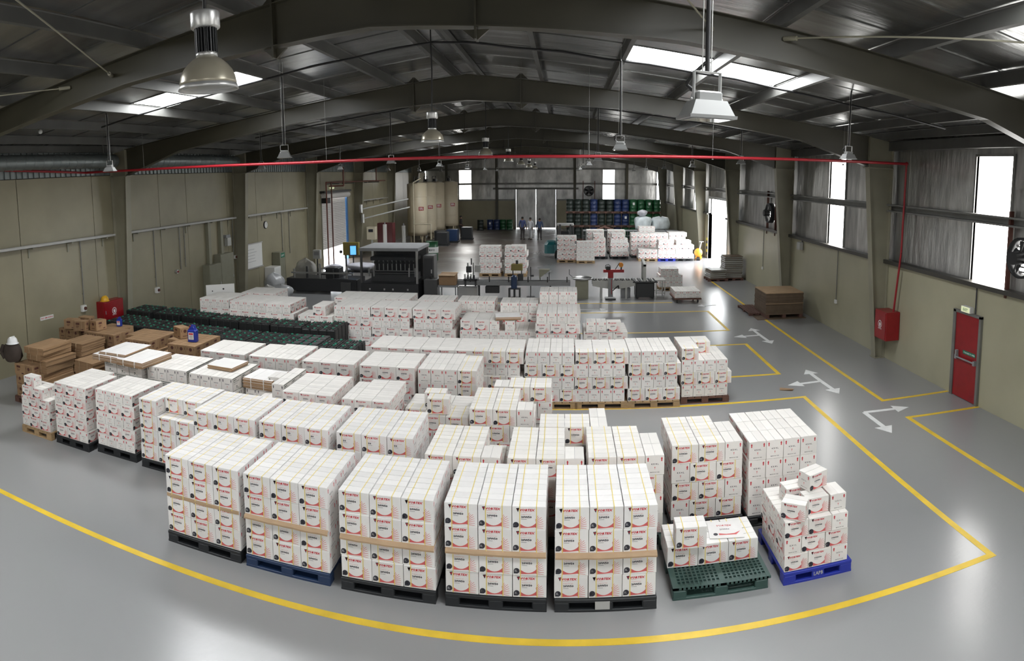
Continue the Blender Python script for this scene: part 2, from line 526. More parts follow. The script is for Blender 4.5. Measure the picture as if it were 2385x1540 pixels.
# -- right wall: plaster below the sill, foil sheet above, with real openings
DR0, DR1, DRZ = 31.9, 36.2, 3.55
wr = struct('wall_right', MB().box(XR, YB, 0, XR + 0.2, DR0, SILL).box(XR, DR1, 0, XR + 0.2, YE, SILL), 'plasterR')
sheet_m, wins = {}, []
off = [2.5, 2.55, 3.05, None, 2.7, 2.7, 2.7, 2.6]
for i, f in enumerate([FR[0] - 7.47] + FR):
    o = 2.5 if i == 0 else off[min(i - 1, 7)]
    if o is not None and f + o + 1.25 < YE:
        wins.append((f + o, f + o + 1.25))
wins = [w for w in wins if not (w[1] > DR0 and w[0] < DR1)]
y, pl = YB, []
edges = sorted([YB, YE, DR0, DR1] + [e for w in wins for e in w])
for a, b in zip(edges[:-1], edges[1:]):
    mid = (a + b) / 2
    if any(w[0] < mid < w[1] for w in wins): continue
    z0 = DRZ if DR0 < mid < DR1 else SILL
    n = max(1, round((b - a) / 1.0))
    for q in range(n):
        pl.append((a + (b - a) * q / n, a + (b - a) * (q + 1) / n, z0))
for a, b, z0 in pl:
    k_ = rnd.uniform(0, 0.012)
    MB().bbox(XR + 0.1 + k_, a - (0.0 if a in edges else 0.012), z0, XR + 0.16 + k_, b, WTOP, 0.003).obj('panel', 'wallfoil', wr)
for i, (a, b) in enumerate(wins):
    MB().box(XR + 0.1, a, 5.46, XR + 0.16, b, WTOP).obj('panel', 'wallfoil', wr)
    w = struct('window_%d' % (i + 1), MB().box(XR + 0.17, a, SILL + 0.08, XR + 0.19, b, 5.47), 'wind')
    MB().box(XR + 0.08, a - 0.07, SILL, XR + 0.2, a, 5.5).box(XR + 0.08, b, SILL, XR + 0.2, b + 0.05, 5.5).box(XR + 0.08, a, 5.45, XR + 0.2, b, 5.5).obj('window_frame', 'girt', w)
for a, b in ((YB, DR0), (DR1, YE)):
    MB().box(XR - 0.12, a, SILL - 0.02, XR + 0.14, b, SILL + 0.08).obj('sill_ledge', 'sill', wr)
MB().prism([(XR - 0.1, GIRT - 0.1), (XR + 0.1, GIRT - 0.1), (XR + 0.1, GIRT + 0.1), (XR - 0.1, GIRT + 0.1), (XR - 0.1, GIRT + 0.06), (XR + 0.06, GIRT + 0.06), (XR + 0.06, GIRT - 0.06), (XR - 0.1, GIRT - 0.06)], YB, YE).obj('girt', 'girt', wr)
MB().prism([(XR - 0.12, 5.62), (XR + 0.1, 5.62), (XR + 0.1, 5.9), (XR - 0.12, 5.86)], YB, YE).obj('eave_strut', 'purlin', wr)
# door jambs of the loading door
d2 = struct('door_2', MB().box(XR - 0.02, DR0 - 0.12, 0, XR + 0.22, DR0, DRZ).box(XR - 0.02, DR1, 0, XR + 0.22, DR1 + 0.12, DRZ).box(XR - 0.02, DR0 - 0.12, DRZ, XR + 0.22, DR1 + 0.12, DRZ + 0.14), 'lgrey')
leaf = MB().bbox(XR + 0.25, DR1 - 0.1, 0.02, XR + 1.6, DR1 - 0.04, DRZ - 0.1, 0.004)
leaf.obj('door_leaf', 'white', d2)
for q in range(6):
    MB().box(XR - 0.05, DR1 + 0.13, 0.2 + 0.17 * q, XR - 0.005, DR1 + 0.3, 0.37 + 0.17 * q).obj('hazard_band', 'hazard' if q % 2 else 'plastic_black', d2)
# emergency door, red
d1 = struct('door_1', MB().box(XR - 0.06, 10.52, 0, XR - 0.002, 10.6, 1.98).box(XR - 0.06, 11.46, 0, XR - 0.002, 11.56, 1.98).box(XR - 0.06, 10.52, 1.93, XR - 0.002, 11.56, 1.99), 'girt')
MB().bbox(XR - 0.035, 10.6, 0.02, XR - 0.004, 11.46, 1.93, 0.003).obj('door_leaf', 'red_paint', d1)
pb = MB().cyl((XR - 0.09, 10.66, 0.93), (XR - 0.09, 11.34, 0.93), 0.02, n=8)
pb.box(XR - 0.11, 10.62, 0.88, XR - 0.03, 10.68, 0.98).box(XR - 0.11, 11.3, 0.88, XR - 0.03, 11.36, 0.98)
pbo = pb.obj('push_bar', 'grey', d1)
MB().box(XR - 0.1, 11.3, 0.98, XR - 0.04, 11.36, 1.08).obj('latch', 'grey', pbo)
sg = MB().box(XR - 0.04, 10.68, 1.04, XR - 0.035, 11.14, 1.12, 0)
Face(sg, lambda u, w: (XR - 0.041, 11.12 - u, w)).text('PUSH BAR TO OPEN', 0.02, 1.06, 0.42, 0.035, 1, bold=0.01)
sg.obj('door_sign', ['sign_green', 'pr_white'], d1)
MB().cyl((XR - 0.05, 10.6, 1.96), (XR - 0.05, 10.68, 1.96), 0.012, n=6).obj('door_closer', 'grey', d1)

# -- end wall with double door, windows, posts and girts
EDL, EDR, EDZ = -4.5, -0.86, 3.56
we = struct('wall_end', MB().box(XL, YE, 0, EDL, YE + 0.2, SILL).box(EDR, YE, 0, XR, YE + 0.2, SILL), 'plaster')
ewin = [(-9.75, -8.62), (3.42, 4.5)]
edges = sorted([XL, XR, EDL, EDR] + [e for w in ewin for e in w])
for a, b in zip(edges[:-1], edges[1:]):
    mid = (a + b) / 2
    isw = any(w[0] < mid < w[1] for w in ewin)
    n = max(1, round((b - a) / 1.0))
    for q in range(n):
        x0, x1 = a + (b - a) * q / n, a + (b - a) * (q + 1) / n
        zz = 5.5 if isw else (EDZ if EDL < mid < EDR else SILL)
        zt = lambda x: z_roof(x) - 0.02
        m_ = MB()
        k_ = rnd.uniform(0, 0.012); xo = x0 - (0 if q == 0 else 0.015)
        m_.prism([(xo, zz), (x1, zz), (x1, zt(x1)), (xo, zt(xo))], YE + 0.1 + k_, YE + 0.15 + k_)
        m_.obj('panel', 'wallfoil', we)
for i, (a, b) in enumerate(ewin):
    w = struct('window_%d' % (20 + i), MB().box(a, YE + 0.17, SILL, b, YE + 0.19, 5.52), 'wind')
    MB().box(a - 0.06, YE + 0.05, SILL, a, YE + 0.2, 5.5).box(b, YE + 0.05, SILL, b + 0.06, YE + 0.2, 5.5).obj('window_frame', 'girt', w)
for z in (SILL + 0.02, GIRT, 5.45):
    if z < 3:
        MB().box(XL, YE - 0.06, z - 0.08, EDL - 0.1, YE + 0.1, z + 0.06).box(EDR + 0.1, YE - 0.06, z - 0.08, XR, YE + 0.1, z + 0.06).obj('girt', 'girt', we)
    else:
        MB().box(XL, YE - 0.04, z - 0.09, XR, YE + 0.1, z + 0.09).obj('girt', 'girt', we)
MB().box(-6.6, YE - 0.1, EDZ + 0.02, 1.2, YE + 0.06, EDZ + 0.18).obj('door_track', 'purlin', we)
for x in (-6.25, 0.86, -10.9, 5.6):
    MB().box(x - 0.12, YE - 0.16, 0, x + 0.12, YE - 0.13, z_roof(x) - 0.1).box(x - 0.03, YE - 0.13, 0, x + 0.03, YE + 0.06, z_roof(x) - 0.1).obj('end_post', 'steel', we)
d3 = struct('door_3', MB().box(EDL - 0.1, YE - 0.05, 0, EDL, YE + 0.12, EDZ).box(EDR, YE - 0.05, 0, EDR + 0.1, YE + 0.12, EDZ), 'girt')
mx = (EDL + EDR) / 2
for a, b in ((EDL + 0.012, mx - 0.012), (mx + 0.012, EDR - 0.012)):
    MB().bbox(a, YE + 0.13, 0.06, b, YE + 0.17, EDZ, 0.004).box((a + b) / 2 - 0.02, YE + 0.11, 0.12, (a + b) / 2 + 0.02, YE + 0.13, EDZ).box(a, YE + 0.11, 1.75, b, YE + 0.13, 1.82).obj('door_leaf', 'wallfoil', d3)

# -- wall behind the camera, same cladding, two tall windows like the end wall
wb = struct('wall_back', MB().box(XL, YB - 0.2, 0, XR, YB, SILL), 'plaster')
for a, b in ((XL, -7.4), (-6.2, 1.6), (2.8, XR)):
    m_ = MB(); m_.prism([(a, SILL), (b, SILL), (b, z_roof(b) - 0.02), ] + ([(RIDGE, z_roof(RIDGE) - 0.02)] if a < RIDGE < b else []) + [(a, z_roof(a) - 0.02)], YB - 0.16, YB - 0.1)
    m_.obj('panel', 'wallfoil', wb)
for i, (a, b) in enumerate(((-7.4, -6.2), (1.6, 2.8))):
    struct('window_%d' % (30 + i), MB().box(a, YB - 0.2, SILL, b, YB - 0.17, 5.5), 'wind')
    m_ = MB(); m_.prism([(a, 5.5), (b, 5.5), (b, z_roof(b) - 0.02), (a, z_roof(a) - 0.02)], YB - 0.16, YB - 0.1); m_.obj('panel', 'wallfoil', wb)

# -- roof: foil-faced sheets in strips, daylight sheets, purlins
ceil = tag(link('ceiling', None), None, None, None, 'structure')
SW = 1.245
OFFS = [0.3, 1.75, 3.3, 4.85, 6.4, 7.95, 9.4, 10.45]


def roof_strip(d0, d1, sgn, w=SW):
    mb = MB()
    a = [(RIDGE + sgn * d0, z_roof(RIDGE + d0)), (RIDGE + sgn * d1, z_roof(RIDGE + d1))]
    pts = [a[0], a[1], (a[1][0], a[1][1] + 0.03), (a[0][0], a[0][1] + 0.03)]
    if sgn < 0: pts = pts[::-1]
    mb.prism(pts, 0.0, w - 0.006)
    lip = [(a[0][0], a[0][1] - 0.012), (a[1][0], a[1][1] - 0.012), (a[1][0], a[1][1] + 0.005), (a[0][0], a[0][1] + 0.005)]
    if sgn < 0: lip = lip[::-1]
    mb.prism(lip, w - 0.03, w + 0.01)
    return mb


strips = {}
for sgn in (1, -1):
    strips[sgn, 'full'] = roof_strip(0, 11.0, sgn).mesh('roof_sheet', ['foil'])
    strips[sgn, 'in'] = roof_strip(0, 3.42, sgn).mesh('roof_sheet', ['foil'])
    strips[sgn, 'out'] = roof_strip(6.32, 11.0, sgn).mesh('roof_sheet', ['foil'])
    strips[sgn, 'sky'] = roof_strip(3.42, 6.32, sgn).mesh('skylight_sheet', ['skyl'])
sky_y = [f + 3.33 for f in [FR[0] - 7.47] + FR]
y, nw = FR[1] + 3.33 - SW * 15, 40
while y < YE + 0.2:
    sky = any(abs(y - s) < SW / 2 for k_, s in enumerate(sky_y) if k_ in (0, 1, 2, 4, 6))
    for sgn in (1, -1):
        if sky and y < 50:
            link('roof_sheet', strips[sgn, 'in'], ceil, (0, y, 0)); link('roof_sheet', strips[sgn, 'out'], ceil, (0, y, 0))
            w = link('window_%d' % nw, strips[sgn, 'sky'], None, (0, y, 0)); w['kind'] = 'structure'; nw += 1
        else:
            link('roof_sheet', strips[sgn, 'full'], ceil, (0, y, 0))
    y += SW
ends = [YB] + FR + [YE]
pm = {}
for a, b in zip(ends[:-1], ends[1:]):
    for d in OFFS:
        for sgn in (1, -1):
            x = RIDGE + sgn * d
            L = round(b - a, 2)
            if L not in pm:
                mb = MB(); mb.prism([(-0.035, -0.2), (0.045, -0.2), (0.045, -0.185), (-0.02, -0.185), (-0.02, -0.015), (-0.045, -0.0), (-0.045, -0.01), (-0.035, -0.02)], 0, L)
                pm[L] = mb.mesh('purlin', ['purlin'])
            o = link('purlin', pm[L], ceil, (x, a, z_roof(x) - 0.004))
            if sgn < 0: o.scale.x = -1

# -- portal frames: tapered columns, haunched rafters, splice plates
BOT = [(0, 6.5), (3.7, 6.27), (8.0, 5.74), (9.98, 5.16)]


def z_bot(d):
    for (a, za), (b, zb) in zip(BOT[:-1], BOT[1:]):
        if d <= b: return za + (zb - za) * (d - a) / (b - a)
    return BOT[-1][1]


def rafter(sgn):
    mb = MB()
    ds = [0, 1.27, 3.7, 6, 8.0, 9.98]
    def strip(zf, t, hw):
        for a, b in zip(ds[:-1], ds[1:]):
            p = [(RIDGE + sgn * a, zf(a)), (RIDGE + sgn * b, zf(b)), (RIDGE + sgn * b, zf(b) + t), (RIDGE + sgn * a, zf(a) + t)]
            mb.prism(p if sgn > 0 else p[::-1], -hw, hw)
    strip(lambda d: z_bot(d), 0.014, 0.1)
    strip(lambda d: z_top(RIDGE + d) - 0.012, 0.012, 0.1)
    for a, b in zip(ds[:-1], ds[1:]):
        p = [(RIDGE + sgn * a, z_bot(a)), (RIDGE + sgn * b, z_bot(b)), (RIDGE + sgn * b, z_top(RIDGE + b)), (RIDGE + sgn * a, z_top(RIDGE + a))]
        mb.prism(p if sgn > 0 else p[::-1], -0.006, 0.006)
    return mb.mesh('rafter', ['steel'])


def column(sgn):
    mb = MB()
    wx = (XR if sgn > 0 else XL)
    xi0, xi1 = (8.11, 7.66) if sgn > 0 else (-12.55, -12.27)
    top = z_top(wx) - 0.02
    def quad(pts, y0, y1):
        area = sum(pts[i][0] * pts[(i + 1) % 4][1] - pts[(i + 1) % 4][0] * pts[i][1] for i in range(4))
        mb.prism(pts if area > 0 else pts[::-1], y0, y1)
    quad([(xi0, 0), (xi1, 5.16), (xi1 + 0.014 * sgn, 5.16), (xi0 + 0.014 * sgn, 0)], -0.12, 0.12)
    quad([(xi0, 0), (xi1, 5.16), (wx - 0.01 * sgn, 5.16), (wx - 0.01 * sgn, 0)], -0.007, 0.007)
    quad([(xi1, 5.16), (xi1, z_top(xi1)), (wx - 0.01 * sgn, top), (wx - 0.01 * sgn, 5.16)], -0.007, 0.007)
    quad([(wx - 0.03 * sgn, 0), (wx - 0.03 * sgn, top), (wx - 0.01 * sgn, top), (wx - 0.01 * sgn, 0)], -0.12, 0.12)
    quad([(xi1 - 0.06 * sgn, 5.13), (xi1 - 0.06 * sgn, 5.16), (wx - 0.01 * sgn, 5.16), (wx - 0.01 * sgn, 5.13)], -0.14, 0.14)
    quad([(xi1, 5.16), (xi1, z_top(xi1)), (xi1 + 0.014 * sgn, z_top(xi1)), (xi1 + 0.014 * sgn, 5.16)], -0.12, 0.12)
    mb.box(min(xi0 - 0.03, wx) if sgn > 0 else wx, -0.15, 0, wx if sgn > 0 else xi0 + 0.03, 0.15, 0.02)
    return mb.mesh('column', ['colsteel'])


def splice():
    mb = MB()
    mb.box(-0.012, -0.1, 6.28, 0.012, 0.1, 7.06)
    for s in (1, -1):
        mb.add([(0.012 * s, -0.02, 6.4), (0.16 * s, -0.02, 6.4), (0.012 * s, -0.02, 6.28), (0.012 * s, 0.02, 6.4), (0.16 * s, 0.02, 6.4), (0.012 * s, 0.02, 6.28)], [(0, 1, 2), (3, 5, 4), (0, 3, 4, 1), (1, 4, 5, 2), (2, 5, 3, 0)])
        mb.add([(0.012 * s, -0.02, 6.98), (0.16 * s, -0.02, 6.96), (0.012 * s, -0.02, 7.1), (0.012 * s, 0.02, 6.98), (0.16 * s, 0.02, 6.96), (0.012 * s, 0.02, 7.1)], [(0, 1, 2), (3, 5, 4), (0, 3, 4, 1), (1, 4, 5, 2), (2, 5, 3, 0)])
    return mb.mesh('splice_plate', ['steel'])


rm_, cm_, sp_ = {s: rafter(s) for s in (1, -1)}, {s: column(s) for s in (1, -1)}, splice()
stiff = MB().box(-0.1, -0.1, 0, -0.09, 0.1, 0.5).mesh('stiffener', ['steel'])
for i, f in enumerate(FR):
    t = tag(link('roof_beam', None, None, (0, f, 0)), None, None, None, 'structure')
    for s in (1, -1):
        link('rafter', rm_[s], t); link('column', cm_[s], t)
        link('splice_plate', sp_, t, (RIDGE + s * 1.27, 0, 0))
# cross-bracing rods in the first bay
for q, s in enumerate((1, -1)):
    for a, b in (((RIDGE + s * 4.9, FR[1] - 0.02, 6.42), (RIDGE + s * 10.3, FR[0] + 0.1, 5.9)), ((RIDGE + s * 4.0, FR[1] - 0.02, 6.45), (RIDGE + s * 0.3, FR[0] + 0.1, 6.8))):
        MB().cyl(a, b, 0.011, n=6).cyl(a, Vector(a).lerp(Vector(b), 0.02), 0.03, n=8).obj('bracing_rod', 'colsteel', ceil)

# -- outside ground seen through the openings
g = MB().box(-60, -40, -0.35, XL - 0.3, 110, -0.14).box(XR + 0.3, -40, -0.35, 60, 110, -0.14).box(XL - 0.3, YE + 0.3, -0.35, XR + 0.3, 110, -0.14)
struct('ground', g, 'ground')
# ---------------------------------------------------------------- cartons
DIM = {'five': (.367, .248, .26), 'four': (.36, .245, .26), 'small': (.298, .212, .205), 'green': (.33, .236, .26), 'brown': (.36, .25, .255)}
PM = ['pr_red', 'pr_pink', 'pr_dark', 'pr_white', 'pr_grey', 'pr_green', 'pr_gold', 'pr_brown']


def carton_body(mb, kind):
    L, W, H = DIM[kind]
    x, y = L / 2 - 0.002, W / 2 - 0.002
    h = H - 0.008
    mb.add([(-x, -y, 0), (x, -y, 0), (x, y, 0), (-x, y, 0), (-x, -y, h), (x, -y, h), (x, y, h), (-x, y, h)],
           [(0, 3, 2, 1), (0, 1, 5, 4), (1, 2, 6, 5), (2, 3, 7, 6), (3, 0, 4, 7)], 8)
    mb.add([(-x, -y, h), (x, -y, h), (x, y, h), (-x, y, h)], [(0, 1, 2, 3)], 9)


def flap_mesh(kind, s, v):
    """one lid flap: folded over the top edge, its free edge a little raised"""
    L, W, H = DIM[kind]
    r = random.Random(v * 7 + s + len(kind))
    x, y, g = L / 2 - 0.002, W / 2 - 0.002, 0.002
    b = [r.uniform(0.0, 0.004) for _ in range(2)]
    h = H - 0.008
    vs = [(-x, y, h), (x, y, h), (x - .004, y - .005, H - .004), (-x + .004, y - .005, H - .004), (x - .003, g, H - .006 + b[0]), (-x + .003, g, H - .006 + b[1]), (x - .003, g, h), (-x + .003, g, h)]
    vs = [(p[0], s * p[1], p[2]) for p in vs]
    fs = [(0, 3, 2, 1), (3, 5, 4, 2), (5, 7, 6, 4), (1, 2, 4, 6), (0, 7, 5, 3)]
    if s < 0: fs = [f[::-1] for f in fs]
    return MB().add(vs, fs).mesh('lid_flap', [M[BOARD.get(kind, 'carton')]])


BOARD = {'brown': 'kraft', 'four': 'cartonw', 'small': 'cartonw', 'green': 'cartonw'}


def print_vortex(fc, L, H, grade, size, res):
    R_, P, D, W_, G = 0, 1, 2, 3, 4
    U, V = lambda a: (a - .5) * L, lambda b: b * H
    # emblem: dark shield with a red spot
    fc.poly([(U(.12), V(.9)), (U(.215), V(.92)), (U(.2), V(.82)), (U(.175), V(.73))], D)
    fc.disc(U(.175), V(.85), .011, R_, 8)
    fc.text('VORTEX', U(.23), V(.775), U(.68), H * .105, R_, .25, .045, res)
    fc.rect(U(.24), V(.735), U(.42), V(.745), P)
    if res: fc.text('Designed to Last', U(.27), V(.615), U(.56), H * .04, R_, .3, 0, 0)
    fc.text(grade, U(.27), V(.475), U(.27) + L * .062 * len(grade), H * .1, D, 0, .05, res)
    fc.rect(U(.27), V(.415), U(.43), V(.435), G)
    # capacity drop
    fc.poly([(U(.03), V(.06))] + [(U(.115) + .032 * math.cos(t), V(.18) + .032 * math.sin(t)) for t in [(-1.35 + k * 4.3 / 10) for k in range(11)]] + [(U(.03), V(.18))], D)
    if res: fc.text(size, U(.06), V(.135), U(.06) + L * .035 * len(size), H * .09, W_, 0, .02, 0)
    # swoosh and rays
    c, r = (U(.46), V(.62)), .128 * L / .365
    lo = [(U(.21) + (U(.72) - U(.21)) * k / 8, V(.045) + V(.05) * (k / 8) ** 2) for k in range(9)]
    hi = [(U(.21), V(.25))] + [(U(.21) + (U(.72) - U(.21)) * k / 8, V(.1) + V(.2) * ((k / 8 - .48) / .52) ** 2) for k in range(1, 9)]
    for k in range(8):
        fc.poly([lo[k], lo[k + 1], hi[k + 1], hi[k]], P)
    for k in range(8):
        t = -0.12 + k * .17
        o = (U(.6) + .02 * k / 8, V(.1 + .028 * k)); n = .115 if k < 6 else .09
        d = (math.cos(t), math.sin(t)); p = (-d[1] * .003, d[0] * .003)
        s = .03
        fc.poly([(o[0] + d[0] * s - p[0], o[1] + d[1] * s - p[1]), (o[0] + d[0] * n - p[0] * .6, o[1] + d[1] * n - p[1] * .6), (o[0] + d[0] * n + p[0] * .6, o[1] + d[1] * n + p[1] * .6), (o[0] + d[0] * s + p[0], o[1] + d[1] * s + p[1])], P)


def print_end(fc, W, H, txt, res, col=0, low='MADE IN UAE'):
    for s in (-1, 1):
        u = s * W * .36
        fc.rect(u - .007, H * .68, u + .007, H * .82, col)
        fc.poly([(u - .014, H * .8), (u + .014, H * .8), (u, H * .9)], col)
    if res:
        fc.text(txt, -W * .2, H * .5, W * .2, H * .085, 2, 0, .02, 0)
        fc.text(low, -W * .24, H * .1, W * .24, H * .05, 2, 0, .01, 0)
    else:
        fc.rect(-W * .2, H * .52, W * .2, H * .57, 4)
        fc.rect(-W * .24, H * .1, W * .24, H * .14, 4)
    fc.poly([(-.008, H * .4), (.008, H * .4), (.002, H * .33), (.002, H * .27), (-.002, H * .27), (-.002, H * .33)], 1)


def carton_print(kind, grade, res=1):
    L, W, H = DIM[kind]
    mb = MB()
    e = 0.0012
    carton_body(mb, kind)
    for s in (-1, 1):
        side = Face(mb, (lambda u, w, s=s: (-s * u, s * (W / 2 - 0.002 + e), w)))
        end = Face(mb, (lambda u, w, s=s: (s * (L / 2 - 0.002 + e), s * u, w)))
        if kind in ('five', 'four', 'small'):
            print_vortex(side, L, H, grade, {'five': '5L', 'four': '4L', 'small': '1L'}[kind], res)
            print_end(end, W, H, {'five': '4 X 5 L', 'four': '4 X 4 L', 'small': '12 X 1 L'}[kind], res)
        elif kind == 'green':
            for (a, b, c, d) in ((-L * .48, H * .9, L * .48, H * .95), (-L * .48, H * .03, L * .48, H * .05), (-L * .48, H * .03, -L * .46, H * .95)):
                side.rect(a, b, c, d, 5)
            side.text('KIMETIL', -L * .4, H * .74, -L * .05, H * .1, 5, 0, .03, 0)
            side.text('VISCO PLUS', -L * .4, H * .6, L * .22, H * .1, 5, 0, .03, 0)
            side.rect(-L * .4, H * .5, L * .05, H * .53, 4)
            side.poly([(-L * .12, H * .14), (-L * .02, H * .18), (L * .02, H * .3), (-L * .04, H * .36), (-L * .1, H * .3), (-L * .02, H * .26)], 5)
            side.rect(L * .03, H * .14, L * .2, H * .17, 5)
            print_end(end, W, H, '4 X 5 L', 0, 2)
        else:
            side.rect(-L * .3, H * .62, L * .05, H * .82, 7)
            side.rect(-L * .28, H * .45, L * .0, H * .5, 7); side.rect(-L * .28, H * .34, -L * .05, H * .38, 7); side.rect(L * .15, H * .1, L * .35, H * .22, 7)
            for q in (-.36, .36):
                end.rect(q * W - .006, H * .6, q * W + .006, H * .82, 7)
            end.disc(0, H * .66, .04, 7, 14); end.rect(-W * .25, H * .18, W * .25, H * .24, 7)
    return mb.mesh('carton_' + kind, [M[k] for k in PM] + [M[BOARD.get(kind, 'carton')], M['seam' if kind != 'brown' else 'pr_brown']])


def strap_mesh(kind, q):
    L, W, H = DIM[kind]
    u, y, h = q * L, W / 2 + 0.0016, 0.0045
    mb = MB()
    for (a, b) in (((-y, .001), (-y, H - .0008)), ((-y, H - .0008), (y, H - .0008)), ((y, H - .0008), (y, .001))):
        mb.add([(u - h, a[0], a[1]), (u + h, a[0], a[1]), (u + h, b[0], b[1]), (u - h, b[0], b[1])], [(0, 1, 2, 3)])
    return mb.mesh('strap', [M['strap' if kind != 'brown' else 'kraftl']])


flaps = {k: [[flap_mesh(k, q, v) for q in (-1, 1)] for v in range(3)] for k in DIM}
straps = {k: [strap_mesh(k, -.27), strap_mesh(k, .22)] for k in ('five', 'four', 'brown')}
prints = {}


def get_print(kind, grade, res=1):
    if (kind, grade, res) not in prints:
        prints[kind, grade, res] = carton_print(kind, grade, res)
    return prints[kind, grade, res]


# ---------------------------------------------------------------- stacks: where each carton stands
CARTONS = []                    # dict(kind, grade, loc, rz, strap, label)
PALLETS = []                    # (kind, x, y, w, d, label)
COLN = {1: ['only'], 2: ['left', 'right'], 3: ['left', 'middle', 'right'], 4: ['leftmost', 'mid-left', 'mid-right', 'rightmost'], 5: ['first', 'second', 'third', 'fourth', 'fifth']}
FILEN = {1: ['only'], 2: ['front', 'back'], 3: ['front', 'middle', 'back'], 4: ['front', 'second', 'third', 'back'], 5: ['front', 'second', 'third', 'fourth', 'back']}


def stack(phrase, x, y, kind, layers, pallet='black', grade='20W50', strap=False, W=1.1, D=1.02, skip=None, z0=.15, adj='', dx=0.0, dy=0.0, plabel=None, pw=None, pd=None):
    """layers: strings from the bottom up, one letter per column: L long side to the front, N narrow end to the front"""
    L_, W_, H_ = DIM[kind]
    n = len(layers)
    for li, code in enumerate(layers):
        wsum = sum(L_ if c == 'L' else W_ for c in code)
        gap = 0.003
        u = x + dx + max(0, (W - wsum) / 2 * .5)
        down = n - 1 - li
        lname = 'bottom layer' if li == 0 and n > 1 else ('top layer' if down == 0 else '%s layer down' % ORD[down])
        if n == 1: lname = 'single layer'
        jx, jy = rnd.uniform(-.008, .008), rnd.uniform(-.01, .006)
        for ci, c in enumerate(code):
            w, d = (L_, W_) if c == 'L' else (W_, L_)
            nf = max(1, int((D + .09) / d))
            for fi in range(nf):
                if skip and skip(li, ci, fi):
                    continue
                CARTONS.append(dict(kind=kind, grade=grade, strap=strap if strap != 'L' else c == 'L', v=rnd.randrange(3),
                                    loc=(u + w / 2 + jx + rnd.uniform(-.0012, .0012), y + dy + (d + .0025) * (fi + .5) + jy + rnd.uniform(-.0012, .0012), z0 + li * H_ + .001),
                                    rz=(0 if c == 'L' else PI / 2) + rnd.uniform(-.005, .005),
                                    label='%s carton, %s, %s column, %s file, %s' % (adj, lname, COLN[len(code)][ci], FILEN[nf][min(fi, 4)], phrase)))
            u += w + gap
    if pallet:
        PALLETS.append((pallet, x, y - .02, pw or W, pd or D + .06, plabel or phrase))


def loose(label, kind, loc, rz=0.0, grade='20W50', strap=False):
    CARTONS.append(dict(kind=kind, grade=grade, strap=strap, v=rnd.randrange(3), loc=loc, rz=rz, label=label))


L3, N4 = 'LLL', 'NNNN'
# front row: five stacks of strapped 5-litre cartons
for i, (x, p) in enumerate(((-4.97, 'black'), (-3.78, 'navy'), (-2.53, 'black'), (-1.31, 'black'), (-.11, 'black'))):
    stack('%s stack of front row' % ORD[i], x, 6.42, 'five', [L3] * 4, p, '20W50', True, W=1.115, D=1.0, adj='strapped 20W50', plabel='the %s stack of the front row' % ORD[i])
stack('short stack on green pallet', 1.2, 6.86, 'five', [L3], None, '20W50', True, D=.62, adj='strapped 20W50')
loose('single strapped 20W50 carton standing on top of the short stack on green pallet', 'five', (1.47, 6.93, .412), -.04, '20W50', True)
PALLETS.append(('green', 1.2, 6.5, 1.12, 1.12, 'the short stack at the end of the front row'))
# blue-pallet heap of 12 x 1 litre cartons
def skA7(li, ci, fi): return False
stack('stack on blue pallet', 2.5, 6.5, 'small', ['LLN', 'NLL', 'LLN'], 'blue', '10W30', W=.83, D=.84, adj='10W30', plabel='the heap of small cartons beside the front row', pw=.88, pd=1.0)
z4 = .15 + 3 * .206
for nm, lx, ly, lz, lr in (('upright in the fourth layer, front middle', 2.93, 6.68, z4, .05), ('upright in fourth layer, front right, end outward', 3.2, 6.72, z4, PI / 2 + .04), ('in the fourth layer behind the middle one', 2.78, 6.98, z4, .1),
                           ('in the fourth layer, back left corner', 2.6, 7.2, z4, PI / 2), ('in the fourth layer, left edge', 2.62, 6.9, z4, PI / 2 + .03), ('turned askew at the front corner of fourth layer', 2.66, 6.6, z4 + .002, -.62), ('turned askew and topmost of all', 2.98, 6.86, z4 + .207, .38)):
    if nm.startswith(('in the fourth layer, left edge', 'in the fourth layer, back left')): continue
    loose('small 10W30 carton %s on blue pallet' % nm, 'small', (lx, ly, lz), lr, '10W30')
# second row
stack('first stack of second row', -6.7, 8.03, 'five', [L3] * 4, 'black', '50', True, W=1.115, D=1.0, adj='strapped grade-50', skip=lambda l, c, f: l == 3 and c > 0 and f == 0)
for i, x in enumerate((-5.55, -4.38, -3.15)):
    stack('%s stack of second row' % ORD[i + 1], x, 7.98, 'five', [L3] * 4, 'black', '50', True, W=1.115, D=1.0, adj='strapped grade-50')
for i, (x, y) in enumerate(((-1.8, 7.56), (-.73, 7.58), (.28, 7.62))):
    stack('%s stack of second row' % ORD[i + 4], x, y, 'four', ['NLL', 'LLN', 'NLL', 'LLN'], 'black', '10W30', 'L', W=1.0, D=.98, adj='10W30', skip=(lambda l, c, f: l == 3 and c == 2 and f == 1) if i < 2 else None)
stack('eighth stack of second row', 1.4, 7.88, 'four', ['NLL', 'LLN', 'NLL', 'LLN'], 'black', '10W30', 'L', W=1.0, D=.98, adj='10W30')
stack('ninth stack of second row', 2.44, 7.8, 'four', [N4, N4, N4, N4], 'black', '10W30', False, W=1.0, D=1.05, adj='plain 10W30')
stack('stack tucked behind second row', -.38, 8.6, 'four', ['LLN'] * 4, 'black', '10W30', 'L', W=1.0, D=.98, adj='10W30', skip=lambda l, c, f: l == 3 and f > 1)
